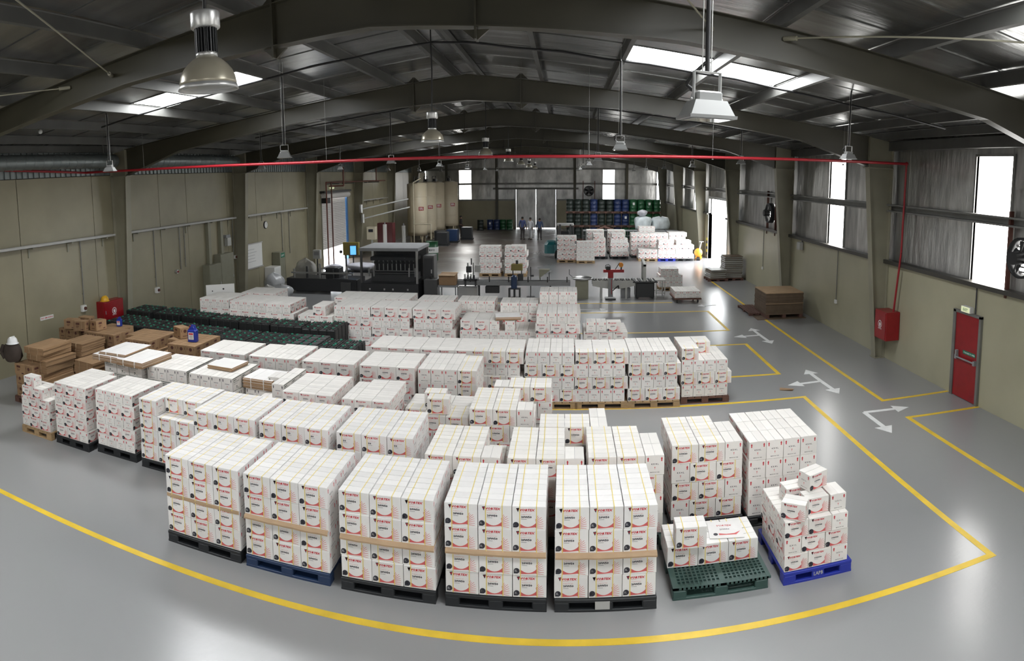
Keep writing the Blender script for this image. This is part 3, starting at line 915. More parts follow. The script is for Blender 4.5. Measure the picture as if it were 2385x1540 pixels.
# left edge of the second row: small cartons in five layers
stack('first stack at left edge', -9.68, 7.92, 'small', ['NLL', 'LLN', 'NLL', 'LL', 'L'], 'wood', '20W50', W=.86, D=.86, adj='20W50', skip=lambda l, c, f: (l == 3 and f > 1) or (l == 4 and f > 0), pd=1.0)
stack('second stack at left edge', -8.72, 7.95, 'small', ['LLN', 'NLL', 'LLN', 'NLL', 'LLN'], 'black', '20W50', W=.86, D=.98, adj='20W50')
stack('third stack at left edge', -7.77, 8.08, 'small', [N4, L3, N4, L3, N4], 'black', '20W50', W=.92, D=.98, adj='20W50')
# third row: green-print cartons and small cartons
stack('first stack of third row', -8.9, 9.62, 'green', [L3] * 4, 'black', '', W=1.02, D=.96, adj='green-print')
stack('second stack of third row', -7.8, 9.66, 'green', [L3, N4, L3, N4], 'black', '', W=1.0, D=1.0, adj='green-print')
stack('third stack of third row', -6.75, 9.6, 'green', [L3, N4, L3, N4], 'black', '', W=1.0, D=1.0, adj='green-print', skip=lambda l, c, f: l == 3 and c == 3 and f == 1 and False)
stack('fourth stack of third row', -5.72, 9.62, 'green', [L3, N4, N4, N4], 'black', '', W=1.0, D=1.0, adj='green-print', skip=lambda l, c, f: (l == 3 and c < 2) or (l == 2 and c < 2 and f < 1) or (l == 3 and c == 2 and f != 1))
stack('fifth stack of third row', -4.66, 9.36, 'small', [L3, N4, L3, N4, L3], 'black', '20W50', W=.94, D=.98, adj='20W50')
stack('sixth stack of third row', -3.58, 9.32, 'small', ['NLL', 'LLN', 'NLL', 'LLN', 'NLL'], 'black', '20W50', W=.9, D=.98, adj='20W50')
stack('seventh stack of third row', -2.62, 9.5, 'four', ['LLL', N4, 'LLL'], 'black', '10W30', 'L', W=1.06, D=1.0, adj='10W30', skip=lambda l, c, f: l == 2 and c == 0 and f == 0)
loose('10W30 carton standing alone on the seventh stack of third row', 'four', (-2.02, 9.68, .15 + .262 * 3), .03, '10W30', True)
loose('10W30 carton behind the lone one on the seventh stack of third row', 'four', (-2.12, 9.95, .15 + .262 * 3), .04, '10W30', True)
stack('eighth stack of third row', -1.46, 9.22, 'four', ['NLL', 'LLN', 'NLL', 'LLN'], 'black', '10W30', 'L', W=1.0, D=.98, adj='10W30', skip=lambda l, c, f: l == 3 and c == 2 and f == 1)
stack('stack tucked behind third row', -1.2, 10.28, 'four', ['LLN', 'NLL', 'LLN', 'NLL'], 'black', '10W30', 'L', W=1.0, D=.6, adj='10W30')
# fourth row
for i, (x, g) in enumerate(((-7.45, '10W40'), (-6.25, '10W40'), (-5.06, '10W40'), (-3.86, '10W40'))):
    stack('%s stack of fourth row' % ORD[i], x, 11.1, 'four', [L3, N4, L3, 'LNNN' if i == 1 else L3], 'black', g, False, W=1.1, D=1.0, adj=g)
stack('fifth stack of fourth row', -2.72, 11.08, 'four', ['NNNL'] * 4, 'black', '10W40', 'L', W=1.12, D=1.0, adj='10W40')
# fifth row
for i, (x, g, la, p) in enumerate(((-4.06, '10W40', [L3, N4, L3, L3], 'black'), (-2.98, '10W40', [N4, L3, N4, L3], 'black'), (-1.93, '20W50', [N4, L3, N4, L3], 'wood'), (-.83, '20W50', [L3, N4, L3, N4], 'wood'), (.2, '20W50', [N4, L3, N4, L3], 'wood'), (1.28, '20W50', [L3, N4, L3, N4], 'wood'))):
    stack('%s stack of fifth row' % ORD[i], x, 12.42, 'four', la, p, g, 'L' if i > 1 else False, W=1.08, D=1.02, adj=g)
stack('seventh stack of fifth row', 2.4, 12.55, 'four', [N4, L3, N4, 'LLL'], 'wood_dark', '20W50', 'L', W=1.04, D=1.02, adj='20W50', skip=lambda l, c, f: l == 3 and c > 1 or (l == 3 and c == 1 and f < 2))
# sixth row, taller, by the machines
G = [(-10.15, 15.25, 'four', [L3, N4, L3, N4], 0), (-9.05, 15.1, 'four', [L3, N4, L3, N4], 0), (-8.12, 15.05, 'four', [L3, N4, L3, N4], 0), (-6.92, 15.0, 'four', [L3, N4, 'LLN', 'NLL', 'LL'], 1), (-5.93, 15.15, 'four', [N4, L3, N4, L3, N4], 0),
     (-4.9, 15.15, 'four', [L3, N4, L3, N4, L3][::-1], 0), (-3.8, 15.12, 'four', [L3, N4, L3, N4, L3][::-1], 0), (-2.62, 15.12, 'four', [N4, L3, N4, 'LLN'], 0), (-1.68, 15.1, 'four', [N4, L3, N4, 'N'], 2), (-.72, 14.9, 'four', [L3, N4, L3, N4, L3][1:] + [N4], 0), (.45, 15.1, 'four', [N4, N4, L3, 'NNL'], 3)]
zadj = {0: .15 + .26, 1: .41, 2: .41}
for i, (x, y, k, la, sp) in enumerate(G):
    if sp == 0: sk = None
    elif sp == 1: sk = lambda l, c, f: l == 4 and (c == 0 or f > 2) or (l == 3 and c == 0 and f > 1)
    elif sp == 2: sk = lambda l, c, f: l == 3 and f > 0
    else: sk = lambda l, c, f: l == 3 and f > 0
    extra = ['LLL'] if i < 3 else []
    stack('%s stack of sixth row' % ORD[i], x, y, 'four', extra + la, 'black', '20W50', False, W=1.08 if i > 2 else 1.0, D=1.02, adj='20W50', skip=sk)
for i, (x, y, la) in enumerate(((-9.4, 16.4, [L3, N4, L3, N4, L3]), (-6.35, 16.3, [L3, N4, L3, N4, L3]), (-5.25, 16.3, [N4, L3, N4, L3, L3]), (-4.9 + .95, 16.3, [N4, L3, N4, L3, N4]), (-2.86, 16.3, [N4, L3, N4, L3, N4][:5]), (-1.7, 16.1, [N4, L3, N4, L3, N4]), (-.68, 16.3, [N4, L3, N4, L3, N4, N4]))):
    stack('%s stack behind sixth row' % ORD[i], x, y, 'four', la, 'black', '20W50', False, W=1.02, D=.9, adj='20W50')
# stacks by the packing line
stack('first stack behind the conveyor', -4.08, 29.5, 'four', [N4, L3, N4, L3, N4], 'wood', '20W50', W=1.05, D=.95, adj='20W50')
stack('second stack behind the conveyor', -2.88, 29.5, 'four', [N4, L3, N4, L3, 'NLL'], 'wood', '20W50', W=1.05, D=.95, adj='20W50')
stack('stack beside the packing table', 3.9, 25.7, 'four', [N4, N4, 'NNN'], 'wood', '10W30', W=1.0, D=.95, adj='plain 10W30')
stack('low load on the wheeled trolley', 4.12, 23.1, 'four', [N4], None, '10W30', W=1.0, D=1.1, adj='plain 10W30', z0=.19)
# far stacks by the loading door
far = [('load on the forklift', -.46, 34.5, [L3, 'NLL', L3, 'LLN', L3], 'wood', 1.05), ('white stack beside the forklift', .62, 34.15, [N4] * 4, 'wood', 1.0), ('third far stack', 1.55, 36, ['LL'] * 4 + ['LN'], 'black', .9), ('fourth far stack', 2.6, 36, [L3, N4, L3, N4, 'LL'], 'black', 1.05),
       ('fifth far stack', 3.85, 36.45, [L3] * 5, 'black', 1.1), ('sixth far stack', 4.97, 36.6, [L3] * 5, 'black', 1.1), ('low far stack', 4.12, 35, [L3, L3], 'wood', 1.08), ('far stack on blue pallet', 5.22, 35, [L3, N4, L3, 'NLN'], 'blue', 1.02), ('far stack beside the pallet jack', 6.22, 35, [L3, N4, L3, 'NLN'], 'black', 1.02), ('far stack behind the blue pallet', 6.2, 37.2, [L3, N4, L3, N4, L3], 'black', 1.1),
       ('stack behind third far stack', 1.3, 38.5, [L3] * 5, 'black', 1.1), ('stack behind fourth far stack', 2.6, 38.4, [L3] * 5, 'black', 1.1), ('topmost load behind fifth far stack', 4.5, 38.3, [N4] * 6, 'wood', 1.05)]
for nm, x, y, la, p, w in far:
    stack(nm, x, y, 'four', la, p, '20W50', W=w, D=.95, adj='20W50')
# brown cartons near the left wall
B4 = [L3, N4, L3, N4]
stack('first brown stack', -11.25, 11.45, 'brown', B4, 'black', '', True, W=1.1, D=1.1, adj='brown', skip=lambda l, c, f: l == 3 and c == 3 and f == 2)
stack('second brown stack', -10.02, 11.3, 'brown', B4, 'black', '', True, W=1.1, D=1.1, adj='brown', skip=lambda l, c, f: l == 3 and c == 0 and f == 0)
stack('third brown stack', -8.78, 11.35, 'brown', B4, 'black', '', True, W=1.1, D=1.05, adj='brown', skip=lambda l, c, f: l == 3 and c == 0 and f < 1)
for i, (x, y, r) in enumerate(((-11.75, 11.55, .25), (-11.36, 11.5, .2), (-11.0, 11.75, PI / 2 - .1), (-11.6, 11.95, .1))):
    loose('brown carton %s on top of the stack at the left wall' % ['at the left end', 'second from the left', 'at the right end', 'behind the others'][i], 'brown', (x, y, 1.18), r, '', True)
loose('lone brown carton standing on the third brown stack beside the blue jerrycan', 'brown', (-8.53, 11.97, 1.18), -.5, '')
stack('brown stack by the left wall', -12.25, 11.5, 'brown', [L3[:2], 'NNN', 'LL', 'NNN'][:4], None, '', True, W=.85, D=1.0, adj='brown', z0=.13)
stack('dark brown stack at the left edge', -11.25, 9.05, 'brown', ['NN', 'NN', 'LN'], 'wood_dark', '', False, W=.8, D=.5, adj='brown', z0=.15)


# ---------------------------------------------------------------- which cartons show, and how large
def box_faces(c):
    L, W, H = DIM[c['kind']]
    m = Matrix.Translation(c['loc']) @ Matrix.Rotation(c['rz'], 4, 'Z')
    P = [m @ Vector((sx * L / 2, sy * W / 2, sz * H)) for sz in (0, 1) for sx, sy in ((-1, -1), (1, -1), (1, 1), (-1, 1))]
    return P, [(4, 5, 6, 7), (0, 1, 5, 4), (1, 2, 6, 5), (2, 3, 7, 6), (3, 0, 4, 7)]


vv, ff = [], []
for c in CARTONS:
    P, fs = box_faces(c)
    n = len(vv)
    vv += P; ff += [tuple(i + n for i in f) for f in fs] + [(n, n + 3, n + 2, n + 1)]
bvh = BVHTree.FromPolygons(vv, ff)
EYE = Vector((0, 0, CAM_H))
grid = {}
for i, c in enumerate(CARTONS):
    c['inv'] = (Matrix.Translation(c['loc']) @ Matrix.Rotation(c['rz'], 4, 'Z')).inverted()
    grid.setdefault((math.floor(c['loc'][0]), math.floor(c['loc'][1])), []).append(c)


def covered(p, me_):
    for gx in (-1, 0, 1):
        for gy in (-1, 0, 1):
            for c in grid.get((math.floor(p.x) + gx, math.floor(p.y) + gy), ()):
                if c is not me_ and abs(p.x - c['loc'][0]) < .25 and abs(p.y - c['loc'][1]) < .25:
                    q = c['inv'] @ p
                    L, W, H = DIM[c['kind']]
                    if abs(q.x) <= L / 2 and abs(q.y) <= W / 2 and -.001 <= q.z <= H: return True
    return False


for c in CARTONS:
    P, fs = box_faces(c)
    area, exposed = 0.0, False
    for f in fs:
        q = [P[k] for k in f]
        nrm = (q[1] - q[0]).cross(q[2] - q[1]).normalized()
        vis = 0
        for a in (.1, .5, .9):
            for b in (.1, .5, .9):
                p = q[0].lerp(q[1], a).lerp(q[3].lerp(q[2], a), b)
                if not exposed and not covered(p + nrm * .03, c): exposed = True
                p = p + nrm * .003
                d = EYE - p
                if nrm.dot(d) > 0 and bvh.ray_cast(p, d.normalized(), d.length)[0] is None:
                    u, v = px(p)
                    if 0 <= u <= 2385 and 0 <= v <= 1540: vis += 1
        if vis:
            s_ = [px(p) for p in q]
            A = abs(sum(s_[k][0] * s_[(k + 1) % 4][1] - s_[(k + 1) % 4][0] * s_[k][1] for k in range(4))) / 2
            area += A * vis / 9
    c['area'], c['exposed'] = area, exposed
NAMES = {'five': 'strapped_carton', 'four': 'carton', 'small': 'small_carton', 'green': 'green_print_carton', 'brown': 'brown_carton'}
GROUPS = {'five': 'strapped five-litre cartons in stacks', 'four': 'four-litre cartons in stacks', 'small': 'one-litre bottle cartons in stacks', 'green': 'green-print cartons in the third row', 'brown': 'brown cartons near the left wall'}
seen_labels = {}
counts = {}
for kind in DIM:
    cs = sorted([c for c in CARTONS if c['kind'] == kind], key=lambda c: -c['area'])
    solo = [c for c in cs if c['area'] > 14][:300]
    ids = set(map(id, solo))
    rest = [c for c in cs if id(c) not in ids and (c['exposed'] or c['area'] > 0)]
    counts[kind] = (len(cs), len(solo), len(rest))
    for c in solo:
        o = link(NAMES[kind], get_print(kind, c['grade']), None, c['loc'], c['rz'])
        lab = c['label']
        if not lab.startswith('small 10') and 'carton' in lab and not lab.startswith(('single', 'lone', '10W', 'brown carton ')):
            if kind == 'small': lab = 'small ' + lab
            elif kind == 'brown': lab = lab
        seen_labels[lab] = seen_labels.get(lab, 0) + 1
        tag(o, lab, 'carton', GROUPS[kind])
        for fm_ in flaps[kind][c['v']]:
            link('lid_flap', fm_, o)
        if c['strap'] and kind in straps:
            for s in straps[kind]:
                link('strap', s, o)
    if rest:
        # everything else of this kind, joined, with the coarser print
        V, Fs, Mi, nv = [], [], [], 0
        mats = [M[k] for k in PM] + [M[BOARD.get(kind, 'carton')], M['seam' if kind != 'brown' else 'pr_brown']]
        cache = {}
        for c in rest:
            m = np.array(Matrix.Translation(c['loc']) @ Matrix.Rotation(c['rz'], 4, 'Z'))
            srcs = [(get_print(kind, c['grade'], 0), 0)] + [(q, 8) for q in flaps[kind][c['v']]]
            for me, offm in srcs:
                if me.name not in cache:
                    co = np.empty(len(me.vertices) * 3, np.float32); me.vertices.foreach_get('co', co)
                    cache[me.name] = (co.reshape(-1, 3), [tuple(p.vertices) for p in me.polygons], [p.material_index for p in me.polygons])
                co, fs, mi = cache[me.name]
                V.append(co @ m[:3, :3].T + m[:3, 3])
                Fs += [tuple(i + nv for i in f) for f in fs]
                Mi += [k + offm for k in mi]
                nv += len(co)
        me = bpy.data.meshes.new('stacked_cartons')
        me.from_pydata(np.concatenate(V).tolist(), [], Fs)
        for mm in mats: me.materials.append(mm)
        me.polygons.foreach_set('material_index', Mi)
        me.update()
        nm = {'five': 'strapped cartons', 'four': 'white four-litre cartons', 'small': 'small cartons', 'green': 'green-print cartons', 'brown': 'brown cartons'}[kind]
        tag(link('stacked_cartons', me), 'remaining %s deeper in and behind the stacks' % nm, 'cartons', None, 'stuff')
print('CARTONS', counts, 'dup labels', [(k, v) for k, v in seen_labels.items() if v > 1][:5], max(len(k.split()) for k in seen_labels))


# ---------------------------------------------------------------- pallets
def pallet(kind, x, y, w, d, label, h=.145):
    woody = kind.startswith('wood')
    mat = {'black': 'plastic_black', 'navy': 'plastic_navy', 'blue': 'plastic_blue', 'green': 'plastic_green', 'wood': 'wood', 'wood_dark': 'wood_dark'}[kind]
    word = {'black': 'black plastic', 'navy': 'dark navy plastic', 'blue': 'bright blue plastic', 'green': 'dark green plastic', 'wood': 'bare wooden', 'wood_dark': 'dark brown wooden'}[kind]
    t = thing('pallet', '%s pallet under %s' % (word, label if label.startswith('the ') else 'the ' + label), 'pallet', (x, y, 0), 0, 'pallets under the carton stacks')
    key = (kind, round(w, 2), round(d, 2))
    if key not in pallet_cache:
        e = []
        if woody:
            n = 7
            for k in range(n):
                bw = w / n
                e.append(('deck_board', MB().bbox(k * bw + .008, 0, h - .022, (k + 1) * bw - .008, d, h, .002).mesh('deck_board', [M[mat]])))
            for yy in (0, d / 2 - .045, d - .09):
                e.append(('stringer_board', MB().box(0, yy, h - .044, w, yy + .09, h - .0225).mesh('stringer_board', [M[mat]])))
                e.append(('runner', MB().box(0, yy, 0, w, yy + .09, .02).mesh('runner', [M[mat]])))
                for xx in (0, w / 2 - .07, w - .14):
                    e.append(('block', MB().box(xx, yy, .02, xx + .14, yy + .09, h - .044).mesh('block', [M[mat]])))
        else:
            mb = MB()
            if kind == 'green':
                nx, ny = 22, 20
                for k in range(nx + 1):
                    u = k * (w - .02) / nx; mb.box(u, 0, h - .03, u + (.02 if k % 11 else .05), d, h)
                for k in range(ny + 1):
                    u = k * (d - .02) / ny; mb.box(0, u, h - .028, w, u + (.02 if k % 10 else .06), h - .001)
            else:
                mb.bbox(0, 0, h - .035, w, d, h, .006)
            e.append(('deck', mb.mesh('deck', [M[mat]])))
            for yy in (0, d / 2 - .07, d - .14):
                e.append(('runner', MB().bbox(0, yy, 0, w, yy + .14, .028, .005).mesh('runner', [M[mat]])))
                for xx in (0, w / 2 - .08, w - .16):
                    e.append(('block', MB().bbox(xx, yy, .026, xx + .16, yy + .14, h - .033, .012).mesh('block', [M[mat]])))
        pallet_cache[key] = e
    for nm, me in pallet_cache[key]:
        link(nm, me, t)
    return t


pallet_cache = {}
for p in PALLETS:
    t = pallet(*p)
    if p[0] == 'blue' and p[1] < 4:
        mb = MB(); Face(mb, lambda u, w: (u, -.003, w)).text('LAPB', .38, .055, .5, .045, 0, bold=.02, res=1)
        mb.obj('moulded_lettering', ['lgrey'], t)
    if 'fifth stack of the front row' in p[5]:
        MB().box(.44, -.004, .03, .6, 0, .12).obj('label_plate', 'lgrey', t)

# brown layer sheets in the front row, their front edge hanging out and drooping
for i, x in enumerate((-4.97, -3.78, -2.53, -1.31, -.11)):
    z = .6709
    lip = [.005, .04, .045, .035, .05][i]
    mb = MB(); y0 = 6.42
    n = 10
    prof = [(y0 + .0, 0.0), (y0 - lip * .6, -.004), (y0 - lip, -.018 - lip * .3), (y0 - lip * .98, -.05)]
    vs, fs = [], []
    for k in range(n + 1):
        u = x + .01 + 1.1 * k / n
        j = rnd.uniform(-.004, .004)
        vs += [(u, a, z + b + (j if q > 1 else 0)) for q, (a, b) in enumerate(prof)]
    m_ = len(prof)
    fs += [(k * m_ + q, (k + 1) * m_ + q, (k + 1) * m_ + q + 1, k * m_ + q + 1) for k in range(n) for q in range(m_ - 1)]
    mb.add(vs, fs)
    mb.box(x + .01, y0, .6702, x + 1.11, y0 + 1.0, .6709)
    tag(mb.obj('layer_sheet', 'kraftl'), 'brown board layer sheet hanging out of the %s stack of the front row' % ORD[i], 'cardboard sheet', 'layer sheets in the front row')
# flat printed carton on the short stack
mb = MB(); mb.box(0, 0, 0, .42, .36, .008, 0)
fc = Face(mb, lambda u, w: (.21 + u, .05 + w, .0092))
fc.text('VORTEX', -.1, .2, .09, .035, 1, .25, .02); fc.text('20W50', -.07, .12, .05, .03, 2, 0, .02); fc.disc(-.13, .03, .028, 2)
fc.poly([(-.09, .01), (.12, .01), (.18, .09), (.1, .04), (0, .03), (-.09, .05)], 3)
tag(mb.obj('flat_carton', ['carton', 'pr_red', 'pr_dark', 'pr_pink'], None, (1.72, 6.95, .412), -.12), 'flattened white carton with red print lying on the short stack', 'cardboard sheet')


def bundle(label, x, y, z, w, d, layers, rz=0.0, white=False, thick=.024, strap=True):
    """a tied bundle of flat carton blanks: every blank a part"""
    t = thing('carton_blank_bundle', label, 'cardboard bundle', (x, y, z), rz, 'bundles of flat carton blanks')
    for k in range(layers):
        a, b = rnd.uniform(-.012, .012), rnd.uniform(-.012, .012)
        mb = MB(); mb.box(-w / 2 + a, -d / 2 + b, k * thick + .001, w / 2 + a, d / 2 + b, (k + 1) * thick - .002, 0)
        mats = ['kraft' if not white else 'kraft']
        if white: mb.box(-w / 2 + a, -d / 2 + b, (k + 1) * thick - .002, w / 2 + a, d / 2 + b, (k + 1) * thick - .0005, 1); mats.append('carton')
        mb.obj('blank', mats, t)
    if strap:
        h = layers * thick
        for q in (-.22, .22):
            MB().box(w * q - .005, -d / 2 - .016, .002, w * q + .005, d / 2 + .016, h + .002).obj('twine', 'kraftl' if not white else 'carton', t)
    return t


z = .13
for k in range(8):
    bundle('brown blank bundle, %s of the tall pile near the left wall' % ('topmost' if k == 7 else '%s from the bottom' % ORD[k]), -10.72 + rnd.uniform(-.05, .05), 9.75 + rnd.uniform(-.04, .04), z, .62 if k != 6 else .5, .95, 6, .02 + rnd.uniform(-.05, .05)); z += .145
z = .13
for k in range(7):
    bundle('brown blank bundle, %s of the second pile near the left wall' % ('topmost' if k == 6 else '%s from the bottom' % ORD[k]), -10.72 + rnd.uniform(-.05, .05), 10.85 + rnd.uniform(-.03, .03), z, .66, .85, 6, rnd.uniform(-.05, .05)); z += .145
z = .13
for k in range(6):
    bundle('brown blank bundle, %s of the low pile beside the green-print cartons' % ('topmost' if k == 5 else '%s from the bottom' % ORD[k]), -9.62 + rnd.uniform(-.03, .03), 10.15, z, .62, .8, 6, -.1 + rnd.uniform(-.05, .05)); z += .145
for (px_, py_, nm) in ((-11.2, 9.25, 'tall blank pile'), (-11.2, 10.4, 'second blank pile'), (-10.05, 9.7, 'low blank pile')):
    pallet('wood_dark', px_, py_, .95, .95, nm, .125)
bundle('white blank bundle, left of the pair on the first green-print stack', -8.72, 9.95, 1.195, .74, .95, 5, -.03, True)
bundle('white blank bundle, right of the pair on the first green-print stack', -8.0, 9.85, 1.195, .7, .92, 5, -.06, True)
bundle('white blank bundle, upper of the pair on the first green-print stack', -8.62, 10.0, 1.32, .7, .9, 2, .02, True)
bundle('thin white blank bundle lying on the third green-print stack', -6.24, 10.25, 1.195, .58, .55, 3, -.1, True, strap=False)
bundle('thick white blank bundle lying on the fourth green-print stack', -5.4, 10.2, .94, .62, .62, 8, -.06, True)
bundle('few white blanks dropped on the ninth stack of sixth row', -1.42, 15.4, 1.2, .62, .5, 3, .15, True, strap=False)
# ---------------------------------------------------------------- black jerrycans with green caps, on pallets
def jerry_mesh():
    mb = MB()
    w, d, h = .11, .114, .3
    mb.bbox(-w, -d, 0, w, d, h, .02)
    # oblong raised shoulder, grip ridge with a dip behind it
    mb.bbox(-.1, -.045, h - .002, .1, .045, h + .018, .012)
    mb.bbox(-.1, -.105, h - .002, .1, -.06, h + .022, .01)
    mb.bbox(-.1, .06, h - .002, .1, .105, h + .022, .01)
    mb.cyl((.055, 0, h + .01), (.055, 0, h + .03), .03, n=10)
    return mb.mesh('jerrycan', ['jerry'])


jm = jerry_mesh()
capm = MB().cyl((.055, 0, .318), (.055, 0, .336), .032, .029, n=10).mesh('cap', ['cap'])
jstuff = MB()
jrows = [('front', [(-12.05, 13.15), (-11.15, 12.95), (-10.2, 12.9), (-9.17, 12.78), (-8.15, 12.66), (-7.2, 12.66), (-6.33, 12.68), (-5.4, 12.68)]), ('back', [(-12.5, 14.62), (-11.4, 14.62), (-10.36, 14.55), (-9.36, 14.47), (-8.4, 14.42), (-7.42, 14.36), (-6.45, 14.2)])]
jmid = MB().bbox(-.117, -.117, 0, .117, .117, .3, .015).mesh('jerrycan', ['jerry'])
for rn, spots in jrows:
    for i, (x, y) in enumerate(spots):
        nrow = 3 if rn == 'front' and i == 7 else 4
        dy = .245
        z = .72
        for a in range(4):
            for b in range(nrow):
                r = PI if rnd.random() < .3 else (PI / 2 if rn == 'front' and i == 6 else 0)
                r += PI / 2 if rn == 'front' and i != 6 else PI / 2
                o = link('jerrycan', jm, None, (x + .12 + a * .226 + rnd.uniform(-.004, .004), y + .12 + b * dy + rnd.uniform(-.004, .004), z), r)
                tag(o, 'black jerrycan with green cap, %s file, %s column, %s pallet of %s jerrycan row' % (FILEN[nrow][b], COLN[4][a], ORD[i], rn), 'jerrycan', 'black jerrycans with green caps')
                link('cap', capm, o)
                if a in (0, 3) or b in (0,):
                    for lv in (0, 1):
                        jstuff.T = Matrix.Translation((x + .12 + a * .226, y + .12 + b * dy, .13 + lv * .295))
                        jstuff.bbox(-.11, -.114, 0, .11, .114, .288, .012)
        pallet('black', x - .01, y - .01, .98, nrow * dy + .02, '%s pallet of jerrycans in the %s jerrycan row' % (ORD[i], rn), .125)
jstuff.T = None
tag(jstuff.obj('stacked_jerrycans', 'jerry'), 'black jerrycans in the lower layers of the jerrycan pallets', 'jerrycans', None, 'stuff')

# blue jerrycan with red caps on the brown cartons, small blue one further back
def blue_can(x, y, z, rz, s, label):
    mb = MB()
    mb.bbox(-.1, -.07, 0, .1, .07, .25, .02)
    mb.prism([(-.09, .24), (.09, .24), (.03, .31), (-.03, .31)], -.05, .05)
    t = mb.obj('blue_jerrycan', 'bluecan', None, (x, y, z), rz); t.scale = (s, s, s)
    tag(t, label, 'jerrycan')
    MB().cyl((-.055, 0, .24), (-.055, 0, .33), .022, n=10).obj('cap', 'red_paint', t)
    MB().tube([(.07, 0, .25), (.06, 0, .33), (-.01, 0, .345), (-.03, 0, .3)], .014, 6).obj('handle', 'bluecan', t)
    l = MB(); l.box(-.07, -.0725, .05, .05, -.0705, .2, 0); l.box(-.06, -.0735, .15, .04, -.0726, .185, 1)
    for k in range(4): l.box(-.05, -.0735, .07 + k * .018, .03 - .01 * (k % 2), -.0726, .078 + k * .018, 2)
    l.obj('label_sticker', ['white', 'pr_red', 'pr_grey'], t)


blue_can(-8.04, 11.72, 1.18, .12, 1.1, 'blue jerrycan with red cap and white label on the brown cartons')
blue_can(-10.75, 12.3, 1.18, .3, .7, 'small blue jerrycan behind the first brown stack')

# ---------------------------------------------------------------- left wall fixtures
X0 = XL


def tray(y0, y1, z, label):
    t = thing('cable_tray', label, 'cable tray', (X0, y0, z), 0, 'cable trays along the left wall')
    L = y1 - y0
    mb = MB(); mb.box(.04, 0, 0, .055, L, .07).box(.2, 0, 0, .215, L, .07).box(.04, 0, 0, .215, L, .008)
    mb.obj('tray_channel', 'lgrey', t)
    k = .6
    while k < L - .2:
        MB().box(0.002, k - .025, -.28, .03, k + .025, -.01).box(0.002, k - .03, -.035, .23, k + .03, -.002).obj('bracket', 'olivebox', t); k += 1.5
    MB().tube([(.1, .05, .03), (.1, L - .05, .03)], .018, 6).obj('cable', 'alu', t)


for i, (a, b) in enumerate(((.2, 7.2), (7.6, 14.6), (15.1, 22.05), (22.55, 29.3), (37.5, 44.0))):
    tray(a, b, 3.34, 'grey cable tray on brackets, %s stretch of left wall' % ORD[i])


def conduit(y, z0, z1, label, box=None, r=.014, xo=.03):
    t = MB().cyl((X0 + xo, y, z0), (X0 + xo, y, z1), r, n=6).obj('conduit', 'girt')
    tag(t, label, 'conduit', 'conduits on the left wall')
    k = z0 + .3
    while k < z1:
        MB().box(X0 + .001, y - .02, k, X0 + xo, y + .02, k + .02).obj('clip', 'girt', t); k += .8


def socket(y, z, label, s=.09):
    t = MB().bbox(X0 + .002, y - s, z - s, X0 + .1, y + s, z + s, .008).obj('socket_box', 'white')
    tag(t, label, 'socket', 'socket boxes on the left wall')
    MB().cyl((X0 + .1, y + .01, z), (X0 + .14, y + .01, z), .05, n=12).obj('socket_plug', 'pr_brown', t)


conduit(13.2, 1.45, 3.33, 'thin conduit down to the first socket box'); socket(13.15, 1.34, 'white socket box above the small brown cartons')
conduit(16.75, 1.42, 3.33, 'thin conduit down to the second socket box'); socket(16.75, 1.3, 'white socket box between the first two columns of left wall')
conduit(18.25, 1.8, 3.33, 'conduit ending in a round push button'); conduit(18.55, 1.85, 3.33, 'conduit beside the push button conduit')
t = MB().cyl((X0 + .002, 17.95, 1.76), (X0 + .09, 17.95, 1.76), .07, n=12).obj('push_button', 'alu'); tag(t, 'round push button plate on left wall under twin conduits', 'switch')
MB().cyl((X0 + .09, 17.95, 1.76), (X0 + .12, 17.95, 1.76), .035, n=10).obj('button_head', 'red_paint', t)
conduit(22.0, 1.9, 3.33, 'conduit down beside the second column'); socket(22.05, 1.78, 'grey-white socket box near the second column', .07)
for i, (y, z0, z1, s) in enumerate(((20.1, .2, 1.75, .42), (21.0, .2, 2.05, .5))):
    t = MB().bbox(X0 + .002, y - s, z0, X0 + .32, y + s, z1, .01).obj('switchgear_cabinet', 'olivebox')
    tag(t, 'olive switchgear cabinet, %s one beside the second column' % ['lower', 'taller'][i], 'cabinet', 'switchgear cabinets')
    MB().box(X0 + .322, y - s + .03, z0 + .05, X0 + .33, y + s - .03, z1 - .05).obj('cabinet_door', 'olivebox', t)
    MB().box(X0 + .33, y + s - .12, (z0 + z1) / 2 - .05, X0 + .35, y + s - .08, (z0 + z1) / 2 + .05).obj('handle', 'lgrey', t)
    MB().box(X0 + .003, y - .09, z1, X0 + .13, y + .09, 3.33).obj('trunking', 'olivebox', t)
t = MB().bbox(X0 + .002, 21.35, 2.3, X0 + .16, 21.65, 2.62, .01).obj('meter_box', 'lgrey'); tag(t, 'small grey meter box with dark top on left wall', 'box')
MB().box(X0 + .002, 21.3, 2.63, X0 + .14, 21.62, 2.74).obj('meter_top', 'grey', t)
